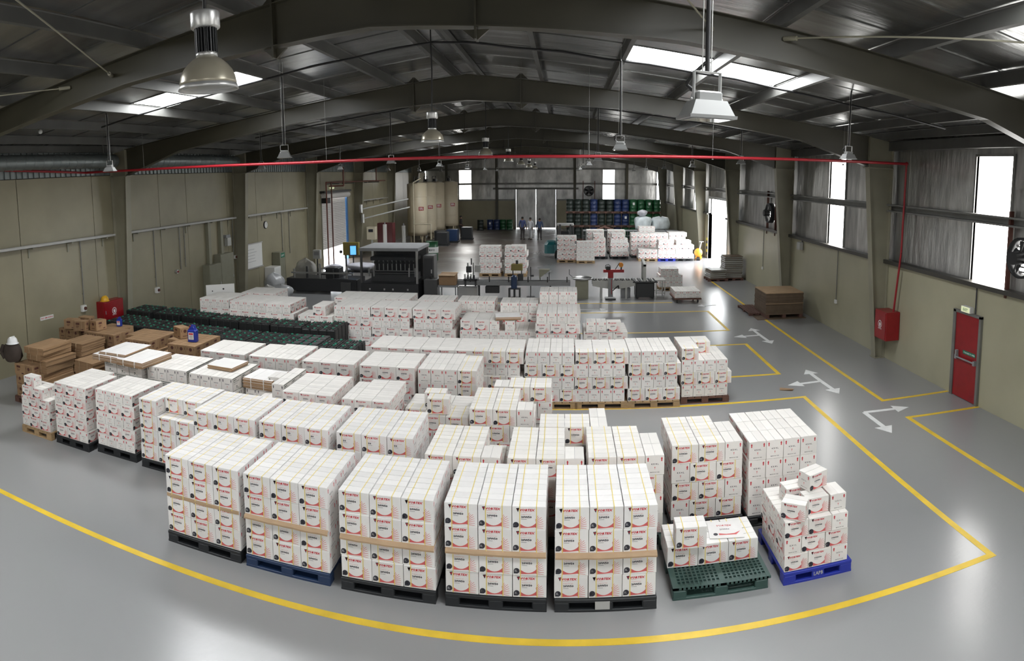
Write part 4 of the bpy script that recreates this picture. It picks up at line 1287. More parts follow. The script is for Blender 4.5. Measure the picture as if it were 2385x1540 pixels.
# whiteboard, clock, first aid box, sign
t = MB().box(X0 + .002, 22.95, 1.12, X0 + .03, 24.5, 2.12).obj('whiteboard', 'white'); tag(t, 'white writing board on left wall behind the second column', 'whiteboard')
MB().box(X0 + .002, 22.9, 1.07, X0 + .045, 24.55, 1.115).obj('board_rail', 'alu', t); MB().box(X0 + .002, 22.9, 2.125, X0 + .045, 24.55, 2.17).obj('board_rail', 'alu', t)
sc_ = MB()
for k in range(5): sc_.box(X0 + .031, 23.15, 1.9 - k * .13, X0 + .0325, 23.7 + .4 * rnd.random(), 1.915 - k * .13)
sc_.obj('pen_writing', 'pr_grey', t)
t = MB().cyl((X0 + .002, 24.95, 2.86), (X0 + .05, 24.95, 2.86), .17, n=24).obj('wall_clock', 'pr_dark'); tag(t, 'round black-rimmed wall clock on left wall', 'clock')
MB().cyl((X0 + .05, 24.95, 2.86), (X0 + .055, 24.95, 2.86), .145, n=24).obj('dial', 'white', t)
MB().box(X0 + .056, 24.945, 2.86, X0 + .06, 24.957, 2.97).box(X0 + .056, 24.9, 2.855, X0 + .06, 24.95, 2.865).obj('hands', 'pr_dark', t)
t = MB().bbox(X0 + .002, 25.5, .35, X0 + .4, 26.05, 1.55, .01).obj('electrical_panel', 'olivebox'); tag(t, 'olive panel with green emergency sign near the roller door', 'cabinet')
sg = MB(); sg.box(X0 + .4, 25.9 - .3, 1.3, X0 + .405, 26.0, 1.5, 0); Face(sg, lambda u, w: (X0 + .4056, 25.62 + u, w)).text('EXIT', .03, 1.35, .33, .09, 1, 0, .02); sg.obj('green_sign', ['sign_green', 'pr_white'], t)
t = MB().bbox(X0 + .002, 24.7, .02, X0 + .5, 25.35, .98, .01).obj('white_cabinet', 'white'); tag(t, 'white cabinet standing below the olive panel', 'cabinet')
MB().box(X0 + .5, 24.75, .06, X0 + .51, 25.3, .94).obj('cabinet_door', 'white', t)
for i, y in enumerate((26.6, 27.4)):
    conduit(y, 1.3, 3.33, 'conduit pair left of roller door, %s' % ['first', 'second'][i])
t = MB().bbox(X0 + .003, 11.45, 1.28, X0 + .02, 11.95, 1.38, .003).obj('wall_sign', 'white'); tag(t, 'small white sign with red writing on left wall', 'sign')
sg = MB(); Face(sg, lambda u, w: (X0 + .0206, 11.48 + u, w)).text('NO SMOKING', .0, 1.305, .44, .05, 0, 0, .02); sg.obj('lettering', ['pr_red'], t)


def emblem(mb, fn, r=.1):
    fc = Face(mb, fn)
    n = 20
    for k in range(n):
        a, b = 2 * PI * k / n, 2 * PI * (k + 1) / n
        fc.poly([(r * math.cos(a), r * math.sin(a)), (r * math.cos(b), r * math.sin(b)), (.82 * r * math.cos(b), .82 * r * math.sin(b)), (.82 * r * math.cos(a), .82 * r * math.sin(a))], 0)
    fc.poly([(-.02, -.06), (.03, -.06), (.05, 0), (.02, .065), (.01, .02), (-.03, .05), (-.045, -.01)], 0)
    fc.text('FIRE HOSE', -.09, -r - .035, .09, .03, 0, 0, .02)


def hose_cabinet(x, y0, y1, z0, z1, sgn, label):
    xa, xb = (x, x + .3 * sgn)
    t = MB().bbox(min(xa, xb), y0, z0, max(xa, xb), y1, z1, .008).obj('fire_hose_cabinet', 'red_paint'); tag(t, label, 'fire cabinet')
    xf = xb + .002 * sgn
    MB().box(min(xf, xf + .012 * sgn), y0 + .03, z0 + .03, max(xf, xf + .012 * sgn), y1 - .03, z1 - .03).obj('cabinet_door', 'red_paint', t)
    mb = MB(); xe = xf + .0135 * sgn; ym, zm = (y0 + y1) / 2, (z0 + z1) / 2
    emblem(mb, lambda u, w: (xe, ym + u * sgn, zm + w)); mb.obj('hose_emblem', ['pr_white'], t)
    MB().box(min(xf, xf + .03 * sgn), y0 + .05, zm - .05, max(xf, xf + .03 * sgn), y0 + .07, zm + .05).obj('handle', 'grey', t)
    return t


hose_cabinet(XL + .005, 13.75, 14.65, .78, 1.42, 1, 'red fire hose cabinet at the first left column with yellow helmet on it')
# on the right the cabinet hangs on the near face of the column
t = MB().bbox(7.98, 14.0, .66, 8.385, 14.62, 1.41, .008).obj('fire_hose_cabinet', 'red_paint'); tag(t, 'red fire hose cabinet with white emblem beside the red door', 'fire cabinet')
MB().box(7.966, 14.03, .69, 7.979, 14.59, 1.38).obj('cabinet_door', 'red_paint', t)
mb = MB(); emblem(mb, lambda u, w: (7.9645, 14.31 - u, 1.06 + w), .1); mb.obj('hose_emblem', ['pr_white'], t)


def helmet(x, y, z, mat, label):
    mb = MB()
    mb.lathe([(.001, .15), (.05, .146), (.09, .125), (.115, .085), (.124, .04), (.127, .01), (.155, .0), (.155, -.006), (.12, 0.0)], 20)
    t = mb.obj('hard_hat', mat, None, (x, y, z)); tag(t, label, 'helmet')
    MB().bbox(-.015, -.08, .1, .015, .08, .156, .008).obj('crown_ridge', mat, t)


helmet(-12.72, 13.95, 1.43, 'helmet_yellow', 'yellow hard hat on the red fire hose cabinet')
# dark jacket over the brown stack, with a white helmet on it
jb = MB()
prof = [(.2, 0), (.25, .1), (.24, .25), (.2, .36), (.12, .42), (.0, .43)]
n = 16
vs = [((r * (1 + .12 * math.sin(3 * k + 2 * i))) * math.cos(2 * PI * k / n), (r * .8 * (1 + .1 * math.cos(2 * k + i))) * math.sin(2 * PI * k / n), z) for i, (r, z) in enumerate(prof) for k in range(n)]
jb.add(vs, [(i * n + k, i * n + (k + 1) % n, (i + 1) * n + (k + 1) % n, (i + 1) * n + k) for i in range(len(prof) - 1) for k in range(n)], 0, True)
t = jb.obj('bundled_jacket', 'brownjacket', None, (-11.32, 9.12, .935)); tag(t, 'dark brown jacket heaped on the brown stack at the left edge', 'jacket')
MB().tube([(-.18, -.1, .05), (-.25, -.14, .2), (-.2, -.1, .36)], .05, 8).obj('sleeve', 'brownjacket', t)
helmet(-11.28, 9.1, 1.355, 'helmet_white', 'white hard hat resting on the dark jacket')

# ---------------------------------------------------------------- right wall fixtures
t = MB().bbox(XR - .12, 10.86, 1.995, XR - .005, 11.2, 2.13, .006).obj('exit_sign', 'white'); tag(t, 'lit exit sign above the red door', 'sign')
sg = MB(); sg.box(XR - .126, 10.88, 2.005, XR - .1205, 11.18, 2.12, 0); Face(sg, lambda u, w: (XR - .1275, 11.17 - u, w)).text('EXIT', .06, 2.03, .23, .06, 1, 0, .02); sg.obj('sign_face', ['exit_lit', 'sign_green'], t)
t = MB().tube([(XR - .03, 10.78, 2.0), (XR - .03, 10.78, 2.58)], .016, 6).obj('conduit', 'pr_dark'); tag(t, 'dark conduit up from exit sign to sill', 'conduit')
for i, (y, z0) in enumerate(((18.0, 1.0), (25.6, 1.0))):
    t = MB().cyl((XR - .025, y, z0), (XR - .025, y, 2.6), .013, n=6).obj('conduit', 'girt'); tag(t, 'thin conduit on right wall, %s column' % ['between first and second', 'beyond second'][i], 'conduit')
    MB().bbox(XR - .06, y - .06, z0 - .12, XR - .003, y + .06, z0, .006).obj('outlet_box', 'white', t)
t = MB().bbox(XR - .16, 21.0, 2.25, XR - .02, 21.3, 2.52, .01).obj('junction_box', 'lgrey'); tag(t, 'grey junction box under the sill right of second column', 'box')
MB().box(XR - .05, 21.08, 2.52, XR - .02, 21.14, 2.6).obj('gland', 'grey', t)


def fan(loc, axis, label, r=.36, lit='wind'):
    """exhaust fan: plate, ring, blades, motor, louvres with the sky behind; axis 'x' for the right wall, 'y' for the end wall"""
    t = thing('exhaust_fan', label, 'fan', loc, 0 if axis == 'y' else -PI / 2)
    for a in (-.56, .5):
        MB().box(a, -.03, -.9, a + .06, .06, .9).obj('frame_post', 'pr_brown', t)
    ring = MB(); n = 28
    vs = []
    for k in range(n):
        c, s = math.cos(2 * PI * k / n), math.sin(2 * PI * k / n)
        vs += [(r * c, -.16, r * s), ((r + .05) * c, -.16, (r + .05) * s), ((r + .05) * c, .04, (r + .05) * s), (r * c, .04, r * s)]
    ring.add(vs, [(k * 4 + q, ((k + 1) % n) * 4 + q, ((k + 1) % n) * 4 + (q + 1) % 4, k * 4 + (q + 1) % 4) for k in range(n) for q in range(4)], 0, True)
    ring.obj('fan_ring', 'black', t)
    MB().cyl((0, -.34, 0), (0, -.1, 0), .13, n=16).obj('motor', 'black', t)
    for k in range(5):
        a = 2 * PI * k / 5
        b = MB(); b.T = Matrix.Rotation(a, 4, 'Y') @ Matrix.Translation((0, -.06, 0)) @ Matrix.Rotation(.5, 4, 'Z')
        b.box(-.09, -.006, .1, .09, .006, r - .03); b.obj('blade', 'black', t)
    for k in range(7):
        z = -r + .06 + k * .1; w = math.sqrt(max(r * r - z * z, .01))
        MB().box(-w, .03, z - .018, w, .042, z + .018).obj('louvre_slat', 'shutter', t)
    MB().cyl((0, .05, 0), (0, .055, 0), r - .01, n=28).obj('louvre_opening', lit, t)
    for a in (0, PI / 2):
        m_ = MB(); m_.T = Matrix.Rotation(a + .4, 4, 'Y'); m_.box(-r, -.2, -.012, r, -.18, .012); m_.obj('motor_arm', 'black', t)


fan((XR + .0, 9.3, 3.42), 'x', 'large black exhaust fan on right wall beside the nearest window')
fan((XR + .0, 24.75, 3.36), 'x', 'black exhaust fan on right wall beside the third window')
fan((2.15, YE - .02, 3.45), 'y', 'exhaust fan high on the end wall above the drums', .42, 'grey')

# ---------------------------------------------------------------- red fire pipe across the hall and down the right wall
pipe = tag(link('fire_pipe', None, None, (0, 0, 0)), 'long red fire pipe crossing the hall and dropping to the cabinet', 'pipe')
MB().tube([(-12.62, 13.35, 5.3), (-10.6, 13.38, 5.24), (-6, 13.4, 5.14), (0, 13.42, 5.13), (4, 13.6, 5.18), (8.26, 13.86, 5.27)], .034, 10).obj('cross_pipe', 'red_pipe', pipe)
MB().tube([(8.26, 13.86, 5.27), (8.26, 13.9, 3.0), (8.25, 14.12, 1.41)], .028, 8).obj('drop_pipe', 'red_pipe', pipe)
MB().ball((8.26, 13.86, 5.27), .05, .05, .05).obj('elbow', 'red_pipe', pipe)
MB().tube([(-12.62, 13.35, 5.3), (-12.64, 10.2, 5.45), (-12.66, YB + .1, 5.5)], .032, 8).obj('wall_pipe', 'red_pipe', pipe)
for k, x in enumerate((-10.5, -5.3, .5, 3.2, 6.4)):
    yq = 13.42 + .05 * max(0, x) ** .9
    MB().cyl((x, yq, 5.16), (x, yq, z_roof(x) - .002), .004, n=5).cyl((x, yq, 5.12), (x, yq, 5.17), .02, n=8).obj('hanger', 'girt', pipe)
# ---------------------------------------------------------------- cables and lamps
LY = [3.75, 11.0, 18.5, 25.9, 33.4, 40.9, 48.3]
FX = [-9.6, -5.2, .95, 5.25]


def roof_cable(y, label, x0=-9.8, x1=8.2):
    pts = []
    k = x0
    while k <= x1:
        pts.append((k, y + .04 * math.sin(k * 1.7), z_roof(k) - .215 - .03 * abs(math.sin(k * 2.0)))); k += .75
    t = MB().tube(pts, .02, 6).obj('roof_cable', 'black'); tag(t, label, 'cable', 'cables across the roof')


for i, y in enumerate(LY[:5]):
    roof_cable(y, 'black cable across the roof at the %s row of lamps' % ORD[i], *((-9.8, 8.0) if i else (-9.9, -8.0)))


def bell_lamp():
    t = link('pendant_lamp', None)
    c = MB().lathe([(.0, .53), (.025, .53), (.025, .522), (.1, .52), (.102, .51), (.102, .42), (.095, .41), (.0, .41)], 28)
    c.obj('ballast_cap', 'alu', t)
    h = MB(); h.cyl((0, 0, .24), (0, 0, .42), .045, n=12)
    for k in range(22):
        a = 2 * PI * k / 22
        h.T = Matrix.Rotation(a, 4, 'Z'); h.box(.04, -.003, .245, .078, .003, .415)
    h.T = None
    h.obj('cooling_fins', 'dark', t)
    MB().lathe([(.07, .25), (.075, .246), (.075, .222), (.068, .218)], 24).obj('neck_ring', 'alu', t)
    MB().lathe([(.068, .222), (.105, .2), (.142, .168), (.172, .13), (.19, .09), (.198, .05), (.2, .03), (.192, .03), (.19, .05), (.182, .09), (.164, .13), (.134, .168), (.1, .195), (.06, .216)], 32).obj('bell', 'bell', t)
    MB().lathe([(.197, .034), (.202, .03), (.206, .015), (.21, .0), (.2, .0), (.193, .015), (.19, .03)], 32).obj('rim', 'alu', t)
    MB().cyl((0, 0, .018), (0, 0, .022), .188, n=28).obj('lens', 'lamp_in', t)
    return t


def flood_lamp():
    t = link('flood_lamp', None)
    def frust(mb, a, b, z0, z1, c, d):
        vs = [(-a, -b, z0), (a, -b, z0), (a, b, z0), (-a, b, z0), (-c, -d, z1), (c, -d, z1), (c, d, z1), (-c, d, z1)]
        mb.add(vs, [(0, 3, 2, 1), (4, 5, 6, 7), (0, 1, 5, 4), (1, 2, 6, 5), (2, 3, 7, 6), (3, 0, 4, 7)])
    m_ = MB(); frust(m_, .15, .12, .02, .115, .108, .085); m_.obj('reflector_housing', 'floodgrey', t)
    m_ = MB(); frust(m_, .16, .13, .0, .02, .162, .132); m_.obj('glass_frame', 'floodgrey', t)
    MB().box(-.135, -.108, -.004, .135, .108, -.001).obj('front_glass', 'lens', t)
    MB().bbox(-.085, -.065, .115, .085, .065, .175, .01).obj('gear_box', 'floodgrey', t)
    y = MB()
    y.box(.088, -.02, .1, .094, .02, .3).box(-.094, -.02, .1, -.088, .02, .3).box(-.094, -.02, .295, .094, .02, .302)
    y.cyl((-.11, 0, .125), (.11, 0, .125), .012, n=8)
    y.obj('yoke', 'alu', t)
    MB().tube([(-.06, .05, .175), (-.12, .06, .22), (-.09, .03, .28), (-.01, 0, .36)], .012, 6).obj('lead', 'black', t)
    return t


def hang(t, z_at, x, y):
    top = z_roof(x) - .2
    h = top - z_at
    return h


bell0, flood0 = bell_lamp(), flood_lamp()
first = {'b': True, 'f': True}
PLACE = ['in the first row, close to the camera', 'in the second row', 'in the third row', 'in the fourth row', 'in the fifth row', 'in the sixth row', 'in the seventh row']
for i, y in enumerate(LY):
    x, z = -2.33, 5.36 if i == 0 else 5.33
    t = bell0 if i == 0 else copy_tree(bell0, None)
    t.location = (x, y, z)
    tag(t, 'bell-shaped pendant lamp under the ridge, %s' % PLACE[i], 'lamp', 'bell lamps under the ridge')
    top = z_roof(x) - .002 - z
    MB().tube([(0, 0, .525), (.012, .01, (top + .53) / 2), (0, 0, top)], .013, 6).obj('cord', 'black', t)
    for j, fx in enumerate(FX):
        if i == 0 and j != 2: continue
        zz = 5.08 if i == 0 else 5.17
        sc_l = 1.0 if i == 0 else .82
        t2 = flood0 if (i == 0 and j == 2) else copy_tree(flood0, None)
        fx2 = fx + (.0 if i else -.05); yy = y if i else 4.02
        t2.location = (fx2, yy, zz); t2.rotation_euler = (0, 0, .18 if i == 0 else rnd.uniform(-.3, .3))
        tag(t2, 'grey floodlight on a rod, %s, %s' % (['leftmost', 'left of ridge', 'right of ridge', 'rightmost'][j], PLACE[i]), 'lamp', 'floodlights hung from the roof')
        t2.scale = (sc_l, sc_l, sc_l)
        top = (z_roof(fx2) - .002 - zz) / sc_l
        MB().cyl((0, 0, .3), (0, 0, top), (.012 if j != 1 else .004) if i else .016, n=6).obj('rod', 'alu' if j == 2 and i == 1 else 'black', t2)
        if i == 0 or (i == 1 and j == 1):
            MB().cyl((-.035, 0, .3), (-.035, 0, top), .004, n=5).obj('wire', 'lgrey', t2)
            MB().cyl((.03, .01, .3), (.03, .01, top), .004, n=5).obj('wire', 'lgrey', t2)
t = MB().ball((-10.35, 9.6, z_roof(-10.35) - .24), .05, .05, .05, 10, 6).obj('bulkhead_light', 'white'); tag(t, 'small white bulkhead light under the roof at left', 'lamp')
MB().cyl((-10.35, 9.6, z_roof(-10.35) - .2), (-10.35, 9.6, z_roof(-10.35) - .0), .03, n=8).obj('lamp_base', 'grey', t)
# ---------------------------------------------------------------- roller door in the left wall
rd = thing('roller_shutter', 'white roller shutter, partly raised, in the left wall', 'shutter', (X0, 31.7, 0))
z, k = 3.72, 0
sl = MB().prism([(-.07, 0), (-.035, .012), (-.03, .05), (-.035, .086), (-.07, .1)], .02, 3.88).mesh('slat', [M['shutter']])
while z > .98:
    link('slat', sl, rd, (0, 0, z - .1)); z -= .1
MB().cyl((.12, -.05, 3.88), (.12, 3.95, 3.88), .17, n=20).obj('shutter_roll', 'shutter', rd)
MB().bbox(-.02, -.2, 4.05, .3, 4.1, 4.16, .005).obj('roll_hood', 'dark', rd)
MB().box(-.12, -.1, 0, .03, -.0, 3.9).obj('guide_rail', 'olivebox', rd)
MB().box(-.12, 3.9, 0, .06, 4.05, 3.9).obj('guide_rail', 'bluepost', rd)
MB().bbox(.05, -.1, 3.5, .4, .35, 3.78, .01).obj('motor', 'black', rd)
sg = MB().bbox(X0 + .02, 33.0, 4.25, X0 + .1, 33.45, 4.42, .005).obj('exit_sign', 'exit_lit'); tag(sg, 'lit exit sign over the roller shutter', 'sign')
m_ = MB(); Face(m_, lambda u, w: (X0 + .1015, 33.04 + u, w)).text('EXIT', .03, 4.29, .34, .09, 0, 0, .02); m_.obj('lettering', ['sign_green'], sg)
# rust-red pipework beside it
t = tag(link('process_pipe', None, None, (0, 0, 0)), 'rust-red pipework rising beside the roller shutter', 'pipe')
MB().tube([(X0 + .75, 30.6, 0), (X0 + .75, 30.6, 4.62), (X0 + .75, 41.5, 4.62)], .04, 8).obj('main_run', 'rust_pipe', t)
MB().tube([(X0 + .9, 30.95, 0), (X0 + .9, 30.95, 4.62)], .04, 8).obj('riser', 'pr_brown', t)
MB().tube([(X0 + .75, 30.95, 4.42), (X0 + 1.5, 31.2, 4.42), (X0 + 1.5, 31.2, 5.4)], .04, 8).obj('branch', 'rust_pipe', t)
MB().tube([(X0 + .9, 39.0, 4.62), (X0 + .9, 39.0, 5.5)], .04, 8).obj('drop', 'rust_pipe', t)
for y in (32.5, 35, 37.5, 40):
    MB().box(X0 + .01, y, 4.5, X0 + .78, y + .05, 4.57).obj('pipe_bracket', 'girt', t)
t = MB().tube([(X0 + .6, 36.6, 2.9), (X0 + 2.6, 40.5, 3.35)], .05, 8).tube([(X0 + .6, 36.6, 2.9), (X0 + .6, 36.6, 3.15)], .08, 8).obj('silver_duct', 'lgrey'); tag(t, 'upper silver pipe slanting towards the tanks', 'pipe')
MB().cyl((X0 + .6, 36.6, 2.7), (X0 + .6, 36.6, 3.2), .12, n=12).obj('valve_head', 'stainless', t)
t = MB().tube([(X0 + .6, 36.9, 2.3), (X0 + 2.6, 40.8, 2.8)], .05, 8).obj('silver_duct', 'lgrey'); tag(t, 'lower silver pipe slanting towards the tanks', 'pipe')
MB().cyl((X0 + .6, 36.9, 2.05), (X0 + .6, 36.9, 2.6), .12, n=12).obj('valve_head', 'stainless', t)
t = MB().bbox(X0 + 2.6, 31.5, 1.55, X0 + 3.05, 31.9, 2.22, .01).obj('control_cabinet', 'offwhite'); tag(t, 'cream control cabinet with dark display on a post', 'cabinet')
MB().box(X0 + 2.7, 31.48, 1.95, X0 + 2.95, 31.499, 2.1).obj('display', 'pr_dark', t)
MB().box(X0 + 2.8, 31.6, 0, X0 + 2.88, 31.7, 1.55).box(X0 + 2.65, 31.5, 0, X0 + 3.0, 31.85, .02).obj('post', 'lgrey', t)
for i, (x, y, h) in enumerate(((-11.1, 37.6, 1.9), (-10.1, 38.4, 1.75))):
    t = MB().cyl((x, y, 0), (x, y, h), .12, n=14).obj('gas_cylinder', 'lgrey' if i else 'white'); tag(t, 'pale tall cylinder standing by the left wall, %s of two' % ['first', 'second'][i], 'cylinder')
    MB().cyl((x, y, h), (x, y, h + .15), .05, .03, 10).obj('valve', 'grey', t)
t = MB().bbox(-11.9, 38.6, 0, -10.9, 39.3, 1.9, .01).obj('red_cabinet', 'shaded_red'); tag(t, 'red cabinet in the shadow by the left wall', 'cabinet')
MB().box(-11.85, 38.585, .1, -11.42, 38.599, 1.8).box(-11.38, 38.585, .1, -10.95, 38.599, 1.8).obj('cabinet_door', 'shaded_red', t)

# ---------------------------------------------------------------- storage tanks
def tank(x, y, r, z0, z1, label, cap='rust'):
    t = thing('storage_tank', label, 'tank', (x, y, 0), 0, 'cream storage tanks')
    mb = MB(); mb.lathe([(0, z0), (r, z0), (r, z0 + .3), (r, z0 + 1.2), (r, z1), (r * .5, z1 + .12), (0, z1 + .15)], 36)
    mb.obj('tank_shell', 'tank', t)
    for q in range(3):
        zz = z0 + (z1 - z0) * (q + 1) / 4
        MB().lathe([(r + .001, zz - .012), (r + .008, zz - .008), (r + .008, zz + .008), (r + .001, zz + .012)], 36).obj('weld_band', 'tank', t)
    for k in range(4):
        a = PI / 4 + k * PI / 2
        MB().cyl((r * .8 * math.cos(a), r * .8 * math.sin(a), 0), (r * .8 * math.cos(a), r * .8 * math.sin(a), z0 + .05), .07, n=8).obj('leg', 'tank', t)
    for a in (-1.9, -1.2):
        MB().tube([(r * .5 * math.cos(a), r * .5 * math.sin(a), z1 + .1), (r * .5 * math.cos(a), r * .5 * math.sin(a), z1 + .5), (r * .2 * math.cos(a), r * .3 * math.sin(a), z1 + .55)], .035, 6).obj('top_pipe', 'dark', t)
    MB().cyl((0, 0, z1 + .1), (0, 0, z1 + .35), .16, n=14).obj('manhole', 'dark', t)
    a = -PI / 2 + .62
    lab = MB(); c_, s_ = math.cos(a), math.sin(a)
    fn = lambda u, w: ((r + .012) * math.cos(a + u / r), (r + .012) * math.sin(a + u / r), w)
    fc = Face(lab, fn)
    fc.rect(-.2, 2.35, 0, 2.62, 0); fc.rect(0, 2.35, .2, 2.62, 0)
    fn2 = lambda u, w: ((r + .018) * math.cos(a + u / r), (r + .018) * math.sin(a + u / r), w)
    Face(lab, fn2).rect(-.15, 2.44, 0, 2.47, 1); Face(lab, fn2).rect(0, 2.44, .15, 2.47, 1); Face(lab, fn2).rect(-.15, 2.52, 0, 2.56, 1); Face(lab, fn2).rect(0, 2.52, .1, 2.56, 1)
    lab.obj('tank_label', ['red_paint', 'white'], t)
    return t


tank(-10.87, 45.5, .74, .5, 4.3, 'cream storage tank, first and nearest of the row by the left wall')
tank(-10.72, 48.0, .74, .5, 4.3, 'cream storage tank, second of the row, half hidden by the first')
tank(-10.5, 50.2, .76, .55, 4.3, 'cream storage tank, third of the row, mostly hidden')
tank(-9.75, 52.2, .78, .7, 4.32, 'cream storage tank, last and farthest of the row')
t = MB().tube([(-10.9, 44.4, 0), (-10.9, 44.4, 4.4), (-10.4, 44.7, 4.7)], .04, 8).tube([(-10.9, 44.4, 1.4), (-9.6, 44.2, 1.4), (-9.6, 44.2, .3)], .04, 8).obj('tank_pipe', 'offwhite'); tag(t, 'cream pipe running up the front of the tanks', 'pipe')
for i, (x, y) in enumerate(((-8.9, 44.3), (-8.2, 45.3), (-7.45, 47.3), (-8.5, 43.0))):
    t = MB().bbox(x - .4, y - .4, .12, x + .4, y + .4, .95, .03).obj('plastic_bin', 'plastic_black' if i != 1 else 'plastic_navy'); tag(t, 'dark plastic bin before the tanks, %s from the front' % ORD[[1, 2, 3, 0][i]], 'bin')
    MB().box(x - .45, y - .45, 0, x + .45, y + .45, .1).obj('bin_base', 'plastic_black', t)


def drum(x, y, z, mat, label, group=None, r=.285, h=.86, lab=False):
    mb = MB()
    mb.lathe([(0, 0), (r, 0), (r, .02), (r - .008, .03), (r - .008, h * .33 - .02), (r + .008, h * .33), (r - .008, h * .33 + .02), (r - .008, h * .66 - .02), (r + .008, h * .66), (r - .008, h * .66 + .02), (r - .008, h - .03), (r, h - .02), (r, h), (r - .02, h), (r - .02, h - .015), (0, h - .015)], 18)
    key = (mat, r, h)
    if key not in drum_m: drum_m[key] = mb.mesh('drum', [M[mat]])
    t = tag(link('drum', drum_m[key], None, (x, y, z)), label, 'drum', group)
    if lab:
        l = MB(); Face(l, lambda u, w: ((r + .002) * math.sin(u / r), -(r + .002) * math.cos(u / r), w)).poly([(-.08 + .016 * k, .48) for k in range(11)] + [(.08 - .016 * k, .66) for k in range(11)], 0)
        l.obj('drum_label', 'white', t)
    return t


drum_m = {}
cols = ['drum_dark', 'drum_dark', 'drum_dark', 'drum_blue', 'drum_dark', 'drum_dark', 'drum_blue', 'drum_blue', 'drum_green', 'drum_green', 'drum_green', 'drum_green']
word = {'drum_dark': 'near-black', 'drum_blue': 'blue', 'drum_green': 'green'}
for ti in range(3):
    z = .15 + ti * 1.02
    for k in range(12):
        for d in range(2):
            if d and ti < 2: continue
            m = cols[k] if not (ti == 0 and k in (6, 7)) else ['drum_blue', 'drum_green'][k - 6]
            drum(.35 + k * .588, 46.6 + d * .6 + .05 * rnd.random(), z, m, '%s drum, %s tier of %s file, %s from left in the drum wall' % (word[m], ['bottom', 'middle', 'top'][ti], ['front', 'back'][d], ORD[k]), 'drums stacked in the far corner', lab=(not d and k > 6 and (k + ti) % 2 == 0))
    for k in range(6):
        pallet('wood_dark', .05 + k * 1.176, 46.28, 1.15, 1.2, '%s pair of drums, %s tier' % (ORD[k], ['bottom', 'middle', 'top'][ti]), .14).location.z = max(0, z - .145)
for i, (x, y, m) in enumerate(((-7.55, 55.6, 'drum_dark'), (-6.7, 55.9, 'drum_blue'), (-6.1, 55.8, 'drum_blue'), (-5.55, 55.9, 'drum_green'), (-4.95, 55.8, 'drum_green'))):
    t = drum(x, y, .05, m, '%s drum standing by the end wall, %s from left' % (word[m], ORD[i]), 'drums by the end wall', .29, .88, lab=i == 1)
    MB().box(-.3, -.3, -.05, .3, .3, -.001).obj('drum_stand', 'plastic_black', t)
t = drum(-7.6, 35.2, 0, 'drum_green', 'dark green drum with white band behind the filling machine', None, .36, 1.1)
MB().cyl((0, 0, .45), (0, 0, .78), .372, n=18, caps=False).obj('white_band', 'white', t)
m_ = MB(); Face(m_, lambda u, w: (.376 * math.sin(u / .376), -.376 * math.cos(u / .376), w)).text('SERVO', -.25, .56, .25, .12, 0, 0, .03); m_.obj('lettering', ['pr_dark'], t)

# wrapped white bags and sacks in front of the drums
def sack(x, y, z, rx, ry, h, mat, label, cat, seed):
    r = random.Random(seed); mb = MB(); n, m = 18, 9
    ph = [r.uniform(0, 6) for _ in range(6)]
    vs = []
    for i in range(m + 1):
        t = i / m
        rr = ((.93 + .07 * math.sin(PI * t)) if t < .8 else max(.02, math.cos((t - .8) / .2 * PI / 2)) ** .5) if cat == 'load' else ((math.sin(PI * min(.5, .12 + t * .62)) if t < .6 else math.cos((t - .6) / .4 * PI / 2) ** .5) if t < 1 else .02)
        for k in range(n):
            a = 2 * PI * k / n
            j = 1 + (.02 if cat == 'load' else .1) * math.sin(3 * a + ph[0] + 4 * t) + .06 * math.sin(5 * a + ph[1] - 5 * t) + .05 * math.sin(9 * a + ph[2])
            sq = (abs(math.cos(a)) ** 6 + abs(math.sin(a)) ** 6) ** (-1 / 6) if cat == 'load' else 1
            vs.append((rx * rr * j * sq * math.cos(a), ry * rr * j * sq * math.sin(a), h * t * (1 + .05 * math.sin(2 * a + ph[3]))))
    mb.add(vs, [(i * n + k, i * n + (k + 1) % n, (i + 1) * n + (k + 1) % n, (i + 1) * n + k) for i in range(m) for k in range(n)] + [tuple(reversed(range(n)))], 0, True)
    o = mb.obj({'bag': 'poly_bag', 'cloth': 'cloth_heap', 'load': 'wrapped_load'}[cat], mat, None, (x, y, z)); tag(o, label, cat)
    return o


sack(5.45, 43.9, 1.1, .55, .5, .9, 'plasticwrap', 'pale wrapped load left of the pair before the drums', 'load', 3)
sack(6.68, 43.9, 1.1, .6, .5, .88, 'plasticwrap', 'pale wrapped load right of the pair before the drums', 'load', 4)
sack(5.4, 43.9, 2.0, .36, .35, .45, 'clothw', 'white sacks heaped on the left wrapped load', 'cloth', 5)
t = tag(link('wire_crates', None, None, (0, 42.8, 0)), 'row of low grey wire crates behind the far carton stacks', 'crate')
for k in range(7):
    x = 1.2 + k * .95
    m_ = MB()
    for q in range(6): m_.box(x + q * .17, -.45, .0, x + q * .17 + .015, .45, 1.08)
    for zz in (.1, .4, .75, 1.06): m_.box(x, -.46, zz, x + .87, -.44, zz + .02); m_.box(x, .44, zz, x + .87, .46, zz + .02)
    m_.box(x, -.46, .08, x + .87, .46, .1); m_.box(x, -.46, 1.08, x + .87, .46, 1.1)
    m_.obj('wire_crate', 'grey', t)
t = MB().tube([(2.0, 42.2, 1.12), (2.6, 42.3, 1.35), (3.2, 42.2, 1.2)], .07, 6).obj('rope_heap', 'wood_dark'); tag(t, 'brown rope lying on the wire crates', 'rope')

